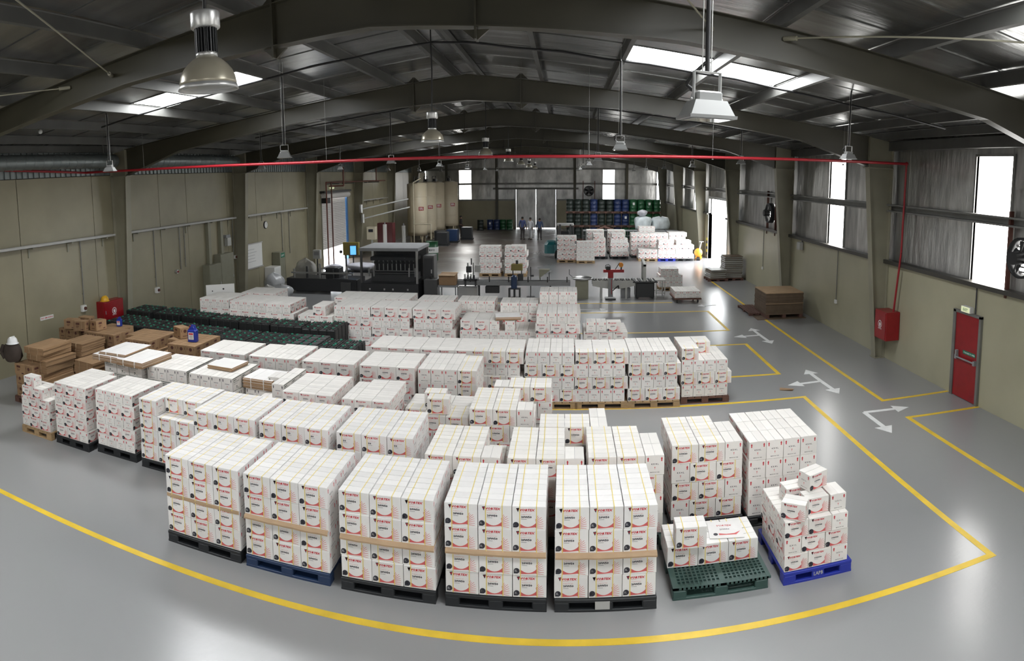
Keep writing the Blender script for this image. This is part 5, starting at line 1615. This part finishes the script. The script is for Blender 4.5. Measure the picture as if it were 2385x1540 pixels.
# ---------------------------------------------------------------- forklift behind the load
t = thing('forklift', 'teal forklift carrying the white carton load', 'forklift', (0, 0, 0))
fx, fy = 0.0, 35.9
MB().bbox(fx - .52, fy + .3, .25, fx + .52, fy + 2.0, .95, .1).obj('chassis', 'teal', t)
MB().bbox(fx - .55, fy + 1.7, .3, fx + .55, fy + 2.3, 1.15, .12).obj('counterweight', 'teal', t)
MB().bbox(fx - 1.2, fy + .2, .3, fx - .5, fy + 1.7, .95, .15).obj('side_body', 'teal', t)
for x in (-.5, .5):
    for y in (.55, 1.75):
        o = MB().cyl((fx + x - .1, fy + y, .3), (fx + x + .1, fy + y, .3), .3 if y < 1 else .24, n=18).obj('wheel', 'black', t)
        MB().cyl((fx + x - .11, fy + y, .3), (fx + x + .11, fy + y, .3), .14, n=12).obj('hub', 'lgrey', o)
for x in (-.45, .45):
    for y in (.45, 1.6):
        MB().box(fx + x - .03, fy + y - .03, .9, fx + x + .03, fy + y + .03, 1.92).obj('roof_post', 'dark', t)
MB().bbox(fx - .5, fy + .4, 1.9, fx + .5, fy + 1.65, 1.97, .02).obj('overhead_guard', 'lgrey', t)
MB().bbox(fx - .25, fy + 1.0, .95, fx + .25, fy + 1.5, 1.05, .03).bbox(fx - .25, fy + 1.42, 1.0, fx + .25, fy + 1.52, 1.5, .03).obj('driver_seat', 'black', t)
for x in (-.3, .3):
    MB().box(fx + x - .05, fy - .0, .05, fx + x + .05, fy + .12, 2.0).obj('mast_rail', 'dark', t)
    MB().box(fx + x - .06, fy - 1.2, .05, fx + x + .06, fy + .0, .1).obj('fork', 'dark', t)
MB().box(fx - .45, fy - .05, .4, fx + .45, fy - .01, .5).box(fx - .45, fy - .05, .1, fx + .45, fy - .01, .2).obj('fork_carriage', 'dark', t)

# pallet jack by the far column
t = thing('pallet_jack', 'orange pallet jack parked by the far right column', 'pallet jack', (7.62, 35.3, 0), -.25)
MB().ball((0, 0, .45), .24, .2, .26, 14, 8).obj('pump_body', 'orange', t)
for x in (-.12, .12): MB().box(x - .06, .1, .06, x + .06, 1.1, .12).obj('fork', 'orange', t)
MB().cyl((-.1, -.05, .1), (.1, -.05, .1), .1, n=14).obj('wheel', 'black', t)
MB().tube([(0, -.05, .45), (.18, -.15, 1.1)], .025, 8).tube([(.06, -.15, 1.1), (.3, -.15, 1.1)], .02, 8).obj('handle', 'white', t)

# ---------------------------------------------------------------- packing line
def legs(mb_parent, xs, ys, z, mat, w=.03):
    for x in xs:
        for y in ys:
            MB().box(x - w, y - w, 0, x + w, y + w, z).obj('leg', mat, mb_parent)


# filling machine: framed glass cabin on a dark base
t = thing('filling_machine', 'big dark filling machine with glass guards and grey roof', 'machine', (-8.0, 23.5, 0))
MB().bbox(0, 0, .05, 2.35, 2.0, .62, .02).obj('base_cabinet', 'dark', t)
MB().bbox(-.03, -.03, 1.9, 2.38, 2.05, 2.02, .01).obj('roof_panel', 'grey', t)
for x in (0, 2.27):
    for y in (0, 1.92):
        MB().box(x, y, .62, x + .08, y + .08, 1.9).obj('corner_post', 'stainless' if x else 'dgrey', t)
MB().box(.08, .02, .66, 2.27, .03, 1.88).obj('guard_glass', 'glass', t)
MB().box(2.3, .1, .66, 2.31, 1.9, 1.88).obj('guard_glass', 'glass', t)
MB().box(.06, 1.93, .62, 2.3, 1.96, 1.9).obj('back_panel', 'dark', t)
MB().box(.3, .5, .62, 2.1, 1.5, .9).obj('bottle_bed', 'dgrey', t)
MB().bbox(.25, .55, 1.45, 2.15, 1.4, 1.6, .02).obj('nozzle_head', 'dark', t)
for k in range(10):
    x = .38 + k * .18
    o = MB().cyl((x, .75, 1.02), (x, .75, 1.45), .022, n=8).obj('nozzle', 'stainless', t)
    MB().cyl((x, .75, 1.3), (x, .75, 1.4), .04, n=8).obj('nozzle_collar', 'dark', o)
MB().tube([(.2, .3, 1.08), (2.2, .3, 1.08)], .02, 8).tube([(.2, .3, .98), (2.2, .3, .98)], .015, 8).obj('guide_bar', 'stainless', t)
for x in (.25, .45, 1.9, 2.15): MB().box(x, .25, .85, x + .05, .33, 1.2).obj('bar_clamp', 'alu', t)
for x in (.35, .95, 1.3, 1.9): MB().box(x, -.01, .35, x + .06, -.001, .42).obj('latch', 'alu', t)
t = MB().bbox(-5.6, 24.15, .0, -5.15, 24.8, 1.65, .02).obj('control_cabinet', 'dgrey'); tag(t, 'grey control cabinet at the right end of filling machine', 'cabinet')
MB().box(-5.55, 24.135, .3, -5.2, 24.149, 1.55).obj('cabinet_door', 'dark', t); MB().box(-5.27, 24.12, .95, -5.23, 24.135, 1.1).obj('handle', 'alu', t)
t = MB().bbox(-5.45, 23.6, .0, -4.92, 24.1, .78, .015).obj('grey_cabinet', 'dgrey'); tag(t, 'low grey cabinet between filling machine and brown carton', 'cabinet')
MB().cyl((-5.2, 23.8, .78), (-5.2, 23.8, .9), .05, n=10).obj('knob', 'black', t)
t = MB().bbox(-4.85, 23.6, .58, -4.2, 24.1, .98, .01).obj('open_carton', 'kraft'); tag(t, 'open brown carton on a small stand by the conveyor', 'carton')
MB().box(-4.85, 23.4, .975, -4.2, 23.6, .985).obj('flap', 'kraftl', t); MB().box(-4.85, 24.1, .975, -4.2, 24.3, .99).obj('flap', 'kraftl', t)
t = MB().box(-4.88, 23.55, .5, -4.15, 24.15, .575).obj('carton_stand', 'grey'); tag(t, 'grey stand carrying the open brown carton', 'stand')
for x in (-4.84, -4.2):
    for y in (23.6, 24.1): MB().box(x - .02, y - .02, 0, x + .02, y + .02, .5).obj('leg', 'grey', t)
t = MB().bbox(-4.1, 23.45, .0, -3.35, 23.85, .52, .012).obj('steel_cabinet', 'stainless'); tag(t, 'bright steel cabinet under the capping machine', 'cabinet')
MB().box(-4.05, 23.44, .05, -3.72, 23.449, .48).box(-3.7, 23.44, .05, -3.4, 23.449, .48).obj('cabinet_door', 'stainless', t)
# conveyor
t = thing('belt_conveyor', 'long grey belt conveyor across the hall with dark posts', 'conveyor', (-4.3, 24.0, 0))
MB().box(0, 0, .52, 4.5, .04, .7).box(0, .3, .52, 4.5, .34, .7).obj('side_plate', 'grey', t)
MB().box(0, .04, .66, 4.5, .3, .69).obj('belt', 'black', t)
for k in range(6): MB().box(.6 + k * .75, -.03, .66, .64 + k * .75, .0, .88).obj('guide_post', 'black', t)
for x in (.9, 2.3, 3.7): MB().box(x, .02, 0, x + .06, .08, .52).box(x, .26, 0, x + .06, .32, .52).box(x - .1, .0, 0, x + .16, .34, .03).obj('stand', 'dark', t)
MB().bbox(1.2, .0, .22, 1.75, .3, .5, .03).obj('drive_motor', 'dark', t)
# capping machine
t = thing('capping_machine', 'small capping machine with upright columns on the conveyor', 'machine', (-3.7, 24.1, 0))
MB().bbox(-.25, -.13, .705, .3, .3, .78, .02).box(-.2, -.18, 0, -.14, -.12, .74).box(.2, -.18, 0, .26, -.12, .74).box(-.2, -.18, .7, .26, -.12, .76).obj('machine_bed', 'dark', t)
for x in (-.1, .12): MB().cyl((x, .1, .7), (x, .1, 1.38), .03, n=8).obj('upright', 'stainless', t)
MB().bbox(-.16, .0, 1.0, .04, .2, 1.25, .02).obj('head', 'dark', t)
MB().cyl((.04, .1, 1.3), (.04, .1, 1.55), .025, n=8).obj('spindle', 'black', t)
MB().bbox(.18, -.05, 1.03, .42, .08, 1.3, .015).obj('control_box', 'lgrey', t)
for k in range(4): MB().cyl((-.2 + k * .12, -.05, .74), (-.2 + k * .12, -.05, .95 - .04 * (k % 2)), .035, n=8).obj('roller', 'black' if k % 2 else 'white', t)
t = thing('labelling_machine', 'labelling machine with mustard box and blue motor', 'machine', (-1.87, 24.15, 0))
MB().bbox(-.22, -.1, 1.1, .22, .2, 1.34, .015).obj('mustard_box', 'machyellow', t)
for x in (-.18, .16): MB().box(x, .0, .7, x + .04, .06, 1.1).obj('upright', 'dark', t)
MB().cyl((0, .05, 1.34), (0, .05, 1.48), .05, n=10).obj('reel_hub', 'dark', t)
MB().bbox(-.2, -.42, .45, .02, -.17, .95, .05).obj('blue_motor', 'plastic_navy', t)
MB().box(-.3, -.45, 0, -.24, -.17, .42).box(.1, -.45, 0, .16, -.17, .42).box(-.3, -.45, .42, .16, -.17, .449).obj('stand', 'dark', t)
MB().bbox(.04, -.15, .72, .25, .1, .95, .01).obj('reel_box', 'dark', t)
t = thing('hopper', 'small dark olive hopper on a frame above the conveyor', 'machine', (-.8, 24.2, 0))
hp = MB(); hp.add([(-.2, -.15, .98), (.2, -.15, 1.12), (.2, .15, 1.12), (-.2, .15, .98), (-.2, -.15, 1.14), (.2, -.15, 1.14), (.2, .15, 1.14), (-.2, .15, 1.14), (-.2, -.15, .8), (-.2, .15, .8)], [(4, 5, 6, 7), (4, 8, 1, 5), (7, 6, 2, 9), (4, 7, 9, 8), (5, 1, 2, 6), (8, 9, 2, 1)])
hp.obj('hopper_body', 'olivebox', t)
for x in (-.19, .16): MB().box(x, .1, .7, x + .03, .13, 1.0).obj('upright', 'dark', t)
t = thing('steel_pole', 'thin dark pole with clamp standing by the conveyor', 'pole', (-1.35, 24.4, 0))
MB().cyl((0, 0, 0), (0, 0, 1.2), .018, n=8).obj('pole', 'dark', t); MB().box(-.02, -.05, .82, .12, .05, .88).obj('clamp', 'dark', t); MB().box(-.15, -.15, 0, .15, .15, .02).obj('base', 'dark', t)
# turntable
t = thing('packing_turntable', 'round steel turntable on a grey pedestal', 'turntable', (.66, 24.3, 0))
MB().lathe([(0, .74), (.38, .74), (.4, .76), (.4, .8), (.38, .8), (.37, .775), (0, .775)], 32).obj('table_disc', 'stainless', t)
MB().bbox(-.26, -.22, .0, .24, .25, .74, .015).obj('pedestal', 'olivebox', t)
MB().tube([(-.38, .1, .82), (-.5, .15, .9), (-.5, .15, 1.1)], .012, 6).obj('guide_rail', 'dark', t)
# roller conveyor with red carton sealer
t = thing('roller_conveyor', 'grey roller conveyor bowing between turntable and strapping machine', 'conveyor', (1.05, 24.0, 0))
for y in (0, .5):
    n = 8; sp = MB()
    for k in range(n):
        a, b = 1.65 * k / n, 1.65 * (k + 1) / n
        f = lambda u: .52 - .12 * math.sin(PI * u / 1.65)
        sp.add([(a, y, f(a)), (b, y, f(b)), (b, y, .72), (a, y, .72), (a, y + .03, f(a)), (b, y + .03, f(b)), (b, y + .03, .72), (a, y + .03, .72)], [(0, 1, 2, 3), (7, 6, 5, 4), (3, 2, 6, 7), (0, 4, 5, 1)])
    sp.obj('side_plate', 'lgrey', t)
for k in range(15):
    MB().cyl((.08 + k * .108, .02, .725), (.08 + k * .108, .51, .725), .026, n=8).obj('roller', 'stainless' if k % 2 else 'dark', t)
for x in (.32, 1.28):
    for y in (.02, .47): MB().box(x, y, 0, x + .07, y + .05, .55).obj('leg', 'lgrey', t)
t = thing('carton_sealer', 'red carton sealing machine on an upright column', 'machine', (1.75, 24.0, 0))
MB().box(-.09, -.08, .1, .09, -.0, .86).obj('column', 'grey', t)
MB().box(.02, -.085, .2, .05, -.081, .8).obj('scale_strip', 'red_paint', t)
MB().box(-.2, -.15, 0, .2, .3, .05).obj('foot', 'dark', t)
MB().bbox(-.1, -.1, .84, .1, .1, 1.12, .02).obj('lift_head', 'red_paint', t)
MB().bbox(-.28, -.06, 1.05, .52, .12, 1.16, .02).obj('boom', 'red_paint', t)
MB().bbox(-.18, -.05, 1.14, .0, .1, 1.28, .02).obj('motor', 'black', t)
MB().tube([(.0, .0, 1.28), (-.08, 0, 1.36), (-.2, 0, 1.32), (-.2, 0, 1.2)], .012, 6).obj('cable_loop', 'black', t)
MB().tube([(.18, 0, 1.16), (.34, 0, 1.42)], .016, 6).obj('reel_arm', 'dark', t)
MB().cyl((.4, -.03, 1.34), (.4, .06, 1.34), .09, n=16).obj('tape_reel', 'orange', t)
MB().tube([(.4, 0, 1.1), (.42, 0, 1.34)], .03, 6).obj('reel_post', 'dark', t)
MB().tube([(.05, -.02, .3), (.3, -.1, .55), (.32, -.1, .42)], .02, 6).obj('cable', 'black', t)
t = MB().bbox(2.2, 24.3, 0.0, 2.56, 24.7, .4, .02).obj('strap_box', 'grey'); tag(t, 'grey box under the roller conveyor with dark hose', 'box')
MB().tube([(2.25, 24.4, .47), (2.38, 24.42, .5), (2.52, 24.4, .46)], .07, 8).obj('hose', 'black', t)
# strapping machine: black body, grey arch, roller top
t = thing('strapping_machine', 'black strapping machine with grey arch and roller top', 'machine', (2.72, 23.95, 0))
MB().bbox(.02, 0, .08, .74, .7, .64, .03).obj('body', 'plastic_black', t)
MB().box(-.1, -.02, .64, .86, .72, .69).obj('top_plate', 'dark', t)
for k in range(9): MB().cyl((-.05 + k * .105, 0, .705), (-.05 + k * .105, .7, .705), .024, n=8).obj('roller', 'lgrey' if k % 2 else 'dark', t)
MB().box(.3, -.02, .7, .4, .04, 1.36).box(.3, .66, .7, .4, .72, 1.5).add([(.3, -.02, 1.36), (.4, -.02, 1.36), (.4, .72, 1.5), (.3, .72, 1.5), (.3, -.02, 1.28), (.4, -.02, 1.28), (.4, .72, 1.42), (.3, .72, 1.42)], [(0, 1, 2, 3), (4, 7, 6, 5), (0, 4, 5, 1), (2, 6, 7, 3), (0, 3, 7, 4), (1, 5, 6, 2)]).obj('arch', 'lgrey', t)
for x in (.08, .68):
    for y in (.06, .64): MB().cyl((x, y - .02, .05), (x, y + .02, .05), .05, n=10).obj('caster', 'black', t)
t = thing('packing_table', 'small grey steel table at the end of the packing line', 'table', (3.5, 24.0, 0))
MB().box(0, 0, .7, .42, .7, .73).obj('table_top', 'lgrey', t)
for x in (.02, .36):
    for y in (.02, .64): MB().box(x, y, 0, x + .04, y + .04, .7).obj('leg', 'lgrey', t)
MB().box(.02, .02, .2, .4, .06, .23).obj('stretcher', 'lgrey', t); MB().box(.02, .64, .2, .4, .68, .23).obj('stretcher', 'lgrey', t)
# trolley under the low load
t = thing('platform_trolley', 'low wheeled trolley under the single layer of white cartons', 'trolley', (4.1, 23.05, 0))
MB().bbox(0, 0, .13, 1.04, 1.15, .185, .01).obj('platform', 'wood_dark', t)
for x in (.12, .92):
    for y in (.12, 1.03): MB().cyl((x - .025, y, .06), (x + .025, y, .06), .06, n=12).obj('caster', 'black', t)
# left part of the line: bottle feeder tables, sacks, monitor, signboard
t = thing('bottle_feeder', 'dark cluttered bottle feeding machine left of the filling machine', 'machine', (-11.6, 24.2, 0))
MB().bbox(0, 0, .1, 3.2, 1.1, .62, .02).obj('bed', 'dark', t)
for k in range(5): MB().cyl((.3 + k * .6, .2, .6), (.3 + k * .6, .2, 1.0 + .12 * (k % 3)), .05, n=8).obj('upright', 'dark' if k % 2 else 'stainless', t)
MB().box(.2, .1, .82, 3.0, .16, .88).obj('guide_bar', 'stainless', t)
MB().bbox(1.7, .3, .62, 2.3, .9, 1.05, .02).obj('gear_box', 'dark', t)
MB().bbox(2.5, -.05, .12, 2.95, -.0, .5, .01).obj('grey_plate', 'dgrey', t)
for k in range(4): MB().cyl((.25 + k * .75, .55, 0), (.25 + k * .75, .55, .1), .06, n=8).obj('foot', 'dark', t)
t = thing('control_pendant', 'pale control box on a post beside the roller shutter', 'control box', (-11.0, 26.3, 0))
MB().bbox(-.18, -.1, 1.2, .18, .1, 1.6, .015).obj('box', 'lgrey', t); MB().box(-.12, -.108, 1.36, .12, -.101, 1.52).obj('panel', 'grey', t)
MB().cyl((0, 0, 0), (0, 0, 1.2), .035, n=8).obj('post', 'dark', t)
t = thing('monitor', 'lit blue monitor on an arm before the roller shutter', 'monitor', (-9.42, 26.75, 0), .3)
MB().bbox(-.16, -.03, 1.3, .16, .03, 1.78, .01).obj('casing', 'black', t); MB().box(-.13, -.036, 1.34, .13, -.031, 1.74).obj('screen', 'screen', t)
MB().cyl((0, .05, .6), (0, .05, 1.4), .03, n=8).obj('stand', 'dark', t); MB().box(-.4, -.2, .56, .4, .4, .6).obj('shelf', 'dark', t)
for x in (-.36, .33): MB().box(x, -.1, 0, x + .03, .3, .56).obj('leg', 'dark', t)
t = thing('olive_signboard', 'olive box on a single leg in front of the roller door light', 'box', (-9.7, 27.3, 0))
MB().bbox(-.38, -.1, 1.25, .38, .1, 1.85, .01).obj('board', 'machyellow', t); MB().box(-.3, -.03, 0, -.24, .03, 1.25).obj('leg', 'dark', t); MB().box(-.5, -.2, 0, -.05, .2, .03).obj('base', 'dark', t)
MB().ball((-.52, 0, 1.4), .08, .08, .08, 10, 6).obj('lamp_knob', 'dark', t)
t = thing('sheeted_table', 'table under a pale cloth left of the filling machine', 'table', (-8.85, 25.78, 0))
MB().box(-.5, -.3, .72, .75, .5, .76).obj('table_top', 'dark', t)
for x in (-.46, .7):
    for y in (-.26, .44): MB().box(x - .02, y - .02, 0, x + .02, y + .02, .72).obj('leg', 'dark', t)
o = sack(-8.75, 25.83, .761, .62, .42, .35, 'clothw', 'pale lilac cloth heaped on the table left of filling machine', 'cloth', 12)
sack(-10.05, 25.9, .636, .42, .36, .38, 'clothw', 'white cloth heap on the dark bench by roller shutter', 'cloth', 8)
t = thing('dark_bench', 'dark bench under the white cloth heap', 'bench', (-10.05, 25.9, 0))
MB().box(-.55, -.4, .58, .55, .4, .635).obj('bench_top', 'dark', t)
for x in (-.5, .46): MB().box(x, -.36, 0, x + .05, .36, .58).obj('leg', 'dark', t)
sack(-11.7, 26.6, 0, .5, .45, 1.15, 'bagd', 'crumpled grey bag standing under the roller shutter pipe', 'bag', 21)
# poly bags near the carton row
sack(-10.6, 20.45, 0, .5, .45, .95, 'bagd', 'large beige poly bag on the floor behind the sixth row', 'bag', 31)
sack(-9.85, 19.85, 0, .33, .3, .6, 'bagd', 'small beige poly bag beside the large one', 'bag', 32)
sack(-10.8, 22.0, 0, .45, .4, .72, 'bag', 'lower clear grey poly bag near the white cabinet', 'bag', 33)
sack(-11.65, 23.1, 0, .42, .38, 1.0, 'bag', 'upper clear grey poly bag near the white cabinet', 'bag', 34)
# pale board and carton leaning on the sixth row
t = MB().box(-.01, -.45, 0, .01, .45, .4).obj('leaning_board', 'white', None, (-10.35, 16.75, 1.2), -.95); tag(t, 'white board standing upright on the stacks behind the sixth row', 'board')
MB().cyl((.0101, .1, .25), (.012, .1, .25), .03, n=10).obj('hole', 'pr_dark', t); MB().cyl((.0101, -.25, .2), (.012, -.25, .2), .02, n=10).obj('hole', 'pr_dark', t)

# cardboard stacks at the right wall
t = thing('cardboard_stack', 'tall square stack of brown cardboard sheets by the second right column', 'cardboard stack', (6.7, 20.0, 0))
MB().box(-.3, -.1, .0, 1.45, 1.5, .02).obj('floor_sheet', 'kraftd', t)
z = .14
for k in range(24):
    a, b = rnd.uniform(-.012, .012), rnd.uniform(-.012, .012)
    MB().box(a, b, z, 1.36 + a, 1.3 + b, z + .029).obj('sheet', 'kraftd' if k < 23 else 'kraftl', t); z += .032
for x in (.02, .62, 1.24): MB().box(x, 0, .02, x + .12, 1.3, .138).obj('bearer', 'wood_dark', t)
MB().box(-.01, -.02, .52, 1.37, -.014, .535).obj('band', 'kraftl', t)
pallet('wood_dark', 6.3, 20.6, .6, 1.5, 'edge of the tall cardboard stack', .09)
for i, (x, y, w, d, n, r) in enumerate(((6.95, 28.3, .75, .8, 14, .1), (7.75, 28.5, .85, .8, 34, .0))):
    pallet('wood_dark', x - .45, y - .45, .95, .95, '%s pile of grey-white blanks by the third right column' % ['low', 'tall'][i], .11)
    t = thing('blank_pile', '%s pile of flat grey-white blanks by the third right column' % ['low untidy', 'tall leaning'][i], 'cardboard stack', (x, y, .112), r)
    for k in range(n):
        a, b = rnd.uniform(-.035, .035), rnd.uniform(-.03, .03)
        MB().box(-w / 2 + a, -d / 2 + b, k * .03, w / 2 + a, d / 2 + b, k * .03 + .027).obj('blank', 'lgrey' if k % 3 else 'kraftd', t)
t = MB().add([(0, 0, .004), (.26, -.12, .03), (.34, .0, .008), (.06, .16, .006)], [(0, 1, 2, 3)]).add([(0, 0, .001), (.26, -.12, .003), (.34, .0, .002), (.06, .16, .001)], [(3, 2, 1, 0)]).obj('cardboard_scrap', 'kraft', None, (4.75, 13.0, 0)); tag(t, 'scrap of brown cardboard lying on the grey floor', 'scrap')
# round duct high on the left wall
for i, (a, b) in enumerate(((7.9, 14.6), (15.2, 22.0))):
    t = MB().cyl((X0 + .35, a, 5.62), (X0 + .35, b, 5.62), .2, n=16).obj('round_duct', 'duct'); tag(t, 'round galvanised duct high on left wall, %s bay' % ['first', 'second'][i], 'duct')
    k = a + .1
    while k < b: MB().lathe([(.205, -.012), (.215, 0), (.205, .012)], 16).obj('duct_rib', 'duct', t).matrix_local = Matrix.Translation((X0 + .35, k, 5.62)) @ Matrix.Rotation(PI / 2, 4, 'X'); k += .32
    for y in (a + .5, b - .5): MB().box(X0 + .33, y, 5.8, X0 + .37, y + .03, 6.11).obj('duct_hanger', 'girt', t)
# ---------------------------------------------------------------- people in the distance
def skin_mesh(name, joints, edges, mat, sub=1):
    """joints: name -> (pos, rx, ry); grown with a Skin modifier"""
    ks = list(joints)
    me = bpy.data.meshes.new(name)
    me.from_pydata([joints[k][0] for k in ks], [(ks.index(a), ks.index(b)) for a, b in edges], [])
    o = bpy.data.objects.new(name, me); COL.objects.link(o)
    md = o.modifiers.new('skin', 'SKIN'); md.use_smooth_shade = True
    for i, k in enumerate(ks):
        sv = me.skin_vertices[0].data[i]
        sv.radius = joints[k][1:3]; sv.use_root = (i == 0)
    s = o.modifiers.new('sub', 'SUBSURF'); s.levels = sub; s.render_levels = sub
    dg = bpy.context.evaluated_depsgraph_get()
    out = bpy.data.meshes.new_from_object(o.evaluated_get(dg))
    bpy.data.objects.remove(o)
    out.name = name
    out.materials.clear(); out.materials.append(M[mat])
    out.polygons.foreach_set('use_smooth', [True] * len(out.polygons))
    return out


def person(label, loc, rz, h, shirt, trouser, hair='hair', pose='stand', cap=None):
    k = h / 1.72
    sw = .0
    J = {'pelvis': ((0, 0, .95), .15, .11), 'waist': ((0, 0, 1.1), .135, .1), 'chest': ((0, .0, 1.32), .165, .115), 'neckb': ((0, .01, 1.46), .07, .07), 'neck': ((0, 0, 1.52), .052, .055), 'head': ((0, -.01, 1.62), .078, .092), 'crown': ((0, 0, 1.70), .055, .065)}
    E_ = [('pelvis', 'waist'), ('waist', 'chest'), ('chest', 'neckb'), ('neckb', 'neck'), ('neck', 'head'), ('head', 'crown')]
    for s, n in ((-1, 'l'), (1, 'r')):
        bend = .1 if pose == 'stand' else .28
        J['sh' + n] = ((s * .185, 0, 1.42), .062, .06); J['el' + n] = ((s * .25, .03, 1.14), .046, .046)
        J['wr' + n] = ((s * .255, -.06 - bend * .3, .91), .032, .028); J['pa' + n] = ((s * .253, -.08 - bend * .3, .84), .036, .022)
        st = .03 * s if pose == 'stand' else .12 * s
        J['hip' + n] = ((s * .09, 0, .88), .095, .095); J['kn' + n] = ((s * .1, -.02 - st * .5, .5), .062, .064)
        J['an' + n] = ((s * .11, .02 - st, .1), .04, .044); J['to' + n] = ((s * .125, -.14 - st, .04), .042, .035)
        E_ += [('neckb', 'sh' + n), ('sh' + n, 'el' + n), ('el' + n, 'wr' + n), ('wr' + n, 'pa' + n), ('pelvis', 'hip' + n), ('hip' + n, 'kn' + n), ('kn' + n, 'an' + n), ('an' + n, 'to' + n)]
        for q in range(5):
            f = 'f%d' % q + n
            dx = (q - 1.5) * .017
            if q < 4:
                J[f + 'a'] = ((s * .253 + s * 0 , -.1 - bend * .3 + dx, .79), .009, .009)
                J[f + 'b'] = ((s * .243, -.1 - bend * .3 + dx, .75 - .008 * (q in (1, 2))), .008, .008)
            else:
                J[f + 'a'] = ((s * .24, -.125 - bend * .3, .83), .011, .011)
                J[f + 'b'] = ((s * .232, -.14 - bend * .3, .79), .009, .009)
            E_ += [('pa' + n, f + 'a'), (f + 'a', f + 'b')]
    body = skin_mesh('person', J, E_, 'skin')
    t = tag(link('person', body, None, loc, rz), label, 'person')
    t.scale = (k, k, k)
    up = {a: (J[a][0], J[a][1] + .014, J[a][2] + .014) for a in ('pelvis', 'waist', 'chest', 'neckb', 'shl', 'shr', 'ell', 'elr')}
    for n in 'lr':
        p = Vector(J['el' + n][0]).lerp(Vector(J['wr' + n][0]), .75); up['cu' + n] = (tuple(p), .042, .04)
    up['hem'] = ((0, 0, .84), .165, .125)
    link('shirt', skin_mesh('shirt', up, [('pelvis', 'waist'), ('waist', 'chest'), ('chest', 'neckb'), ('neckb', 'shl'), ('neckb', 'shr'), ('shl', 'ell'), ('shr', 'elr'), ('ell', 'cul'), ('elr', 'cur'), ('pelvis', 'hem')], shirt), t)
    lo = {a: (J[a][0], J[a][1] + .013, J[a][2] + .013) for a in ('pelvis', 'hipl', 'hipr', 'knl', 'knr')}
    for n in 'lr': q = J['an' + n]; lo['an' + n] = ((q[0][0], q[0][1], .09), .058, .06)
    link('trousers', skin_mesh('trousers', lo, [('pelvis', 'hipl'), ('pelvis', 'hipr'), ('hipl', 'knl'), ('hipr', 'knr'), ('knl', 'anl'), ('knr', 'anr')], trouser), t)
    MB().ball((0, .012, 1.665), .092, .108, .085, 14, 8).obj('hair', hair, t)
    fm = MB()
    for s in (-1, 1):
        MB().ball((s * .085, 0, 1.61), .014, .02, .03, 8, 6).obj('ear', 'skin', t)
        fm.ball((s * .03, -.096, 1.635), .011, .008, .008, 8, 6, 1)
    fm.ball((0, -.108, 1.605), .013, .018, .025, 8, 6, 0); fm.ball((0, -.094, 1.565), .024, .008, .007, 8, 6, 2)
    fm.obj('face', ['skin', 'pr_dark', 'pr_brown'], t)
    for n in 'lr':
        a = J['to' + n][0]; b = J['an' + n][0]
        MB().bbox(a[0] - .05, a[1] - .05, 0, a[0] + .05, b[1] + .06, .085, .02).obj('shoe', 'black', t)
    if cap: MB().lathe([(0, 1.765), (.05, 1.757), (.09, 1.72), (.1, 1.67), (.104, 1.668)], 16).obj('cap', cap, t)
    return t


person('person in blue-violet shirt and dark trousers, left of three by the far doors', (-3.22, 47.3, 0), 2.9, 1.7, 'shirt_blue', 'trouser_dark')
person('person in white clothes walking between the two others by the far doors', (-2.63, 47.3, 0), -.3, 1.64, 'shirt_white', 'trouser_white', pose='walk', cap='hair')
person('person in a dark blue shirt, at the right of three by the far doors', (-1.92, 47.05, 0), 3.2, 1.62, 'shirt_navy', 'trouser_dark')
person('person in dark clothes standing by the bins next to the tanks', (-8.3, 49.6, 0), 2.0, 1.66, 'trouser_dark', 'trouser_dark')
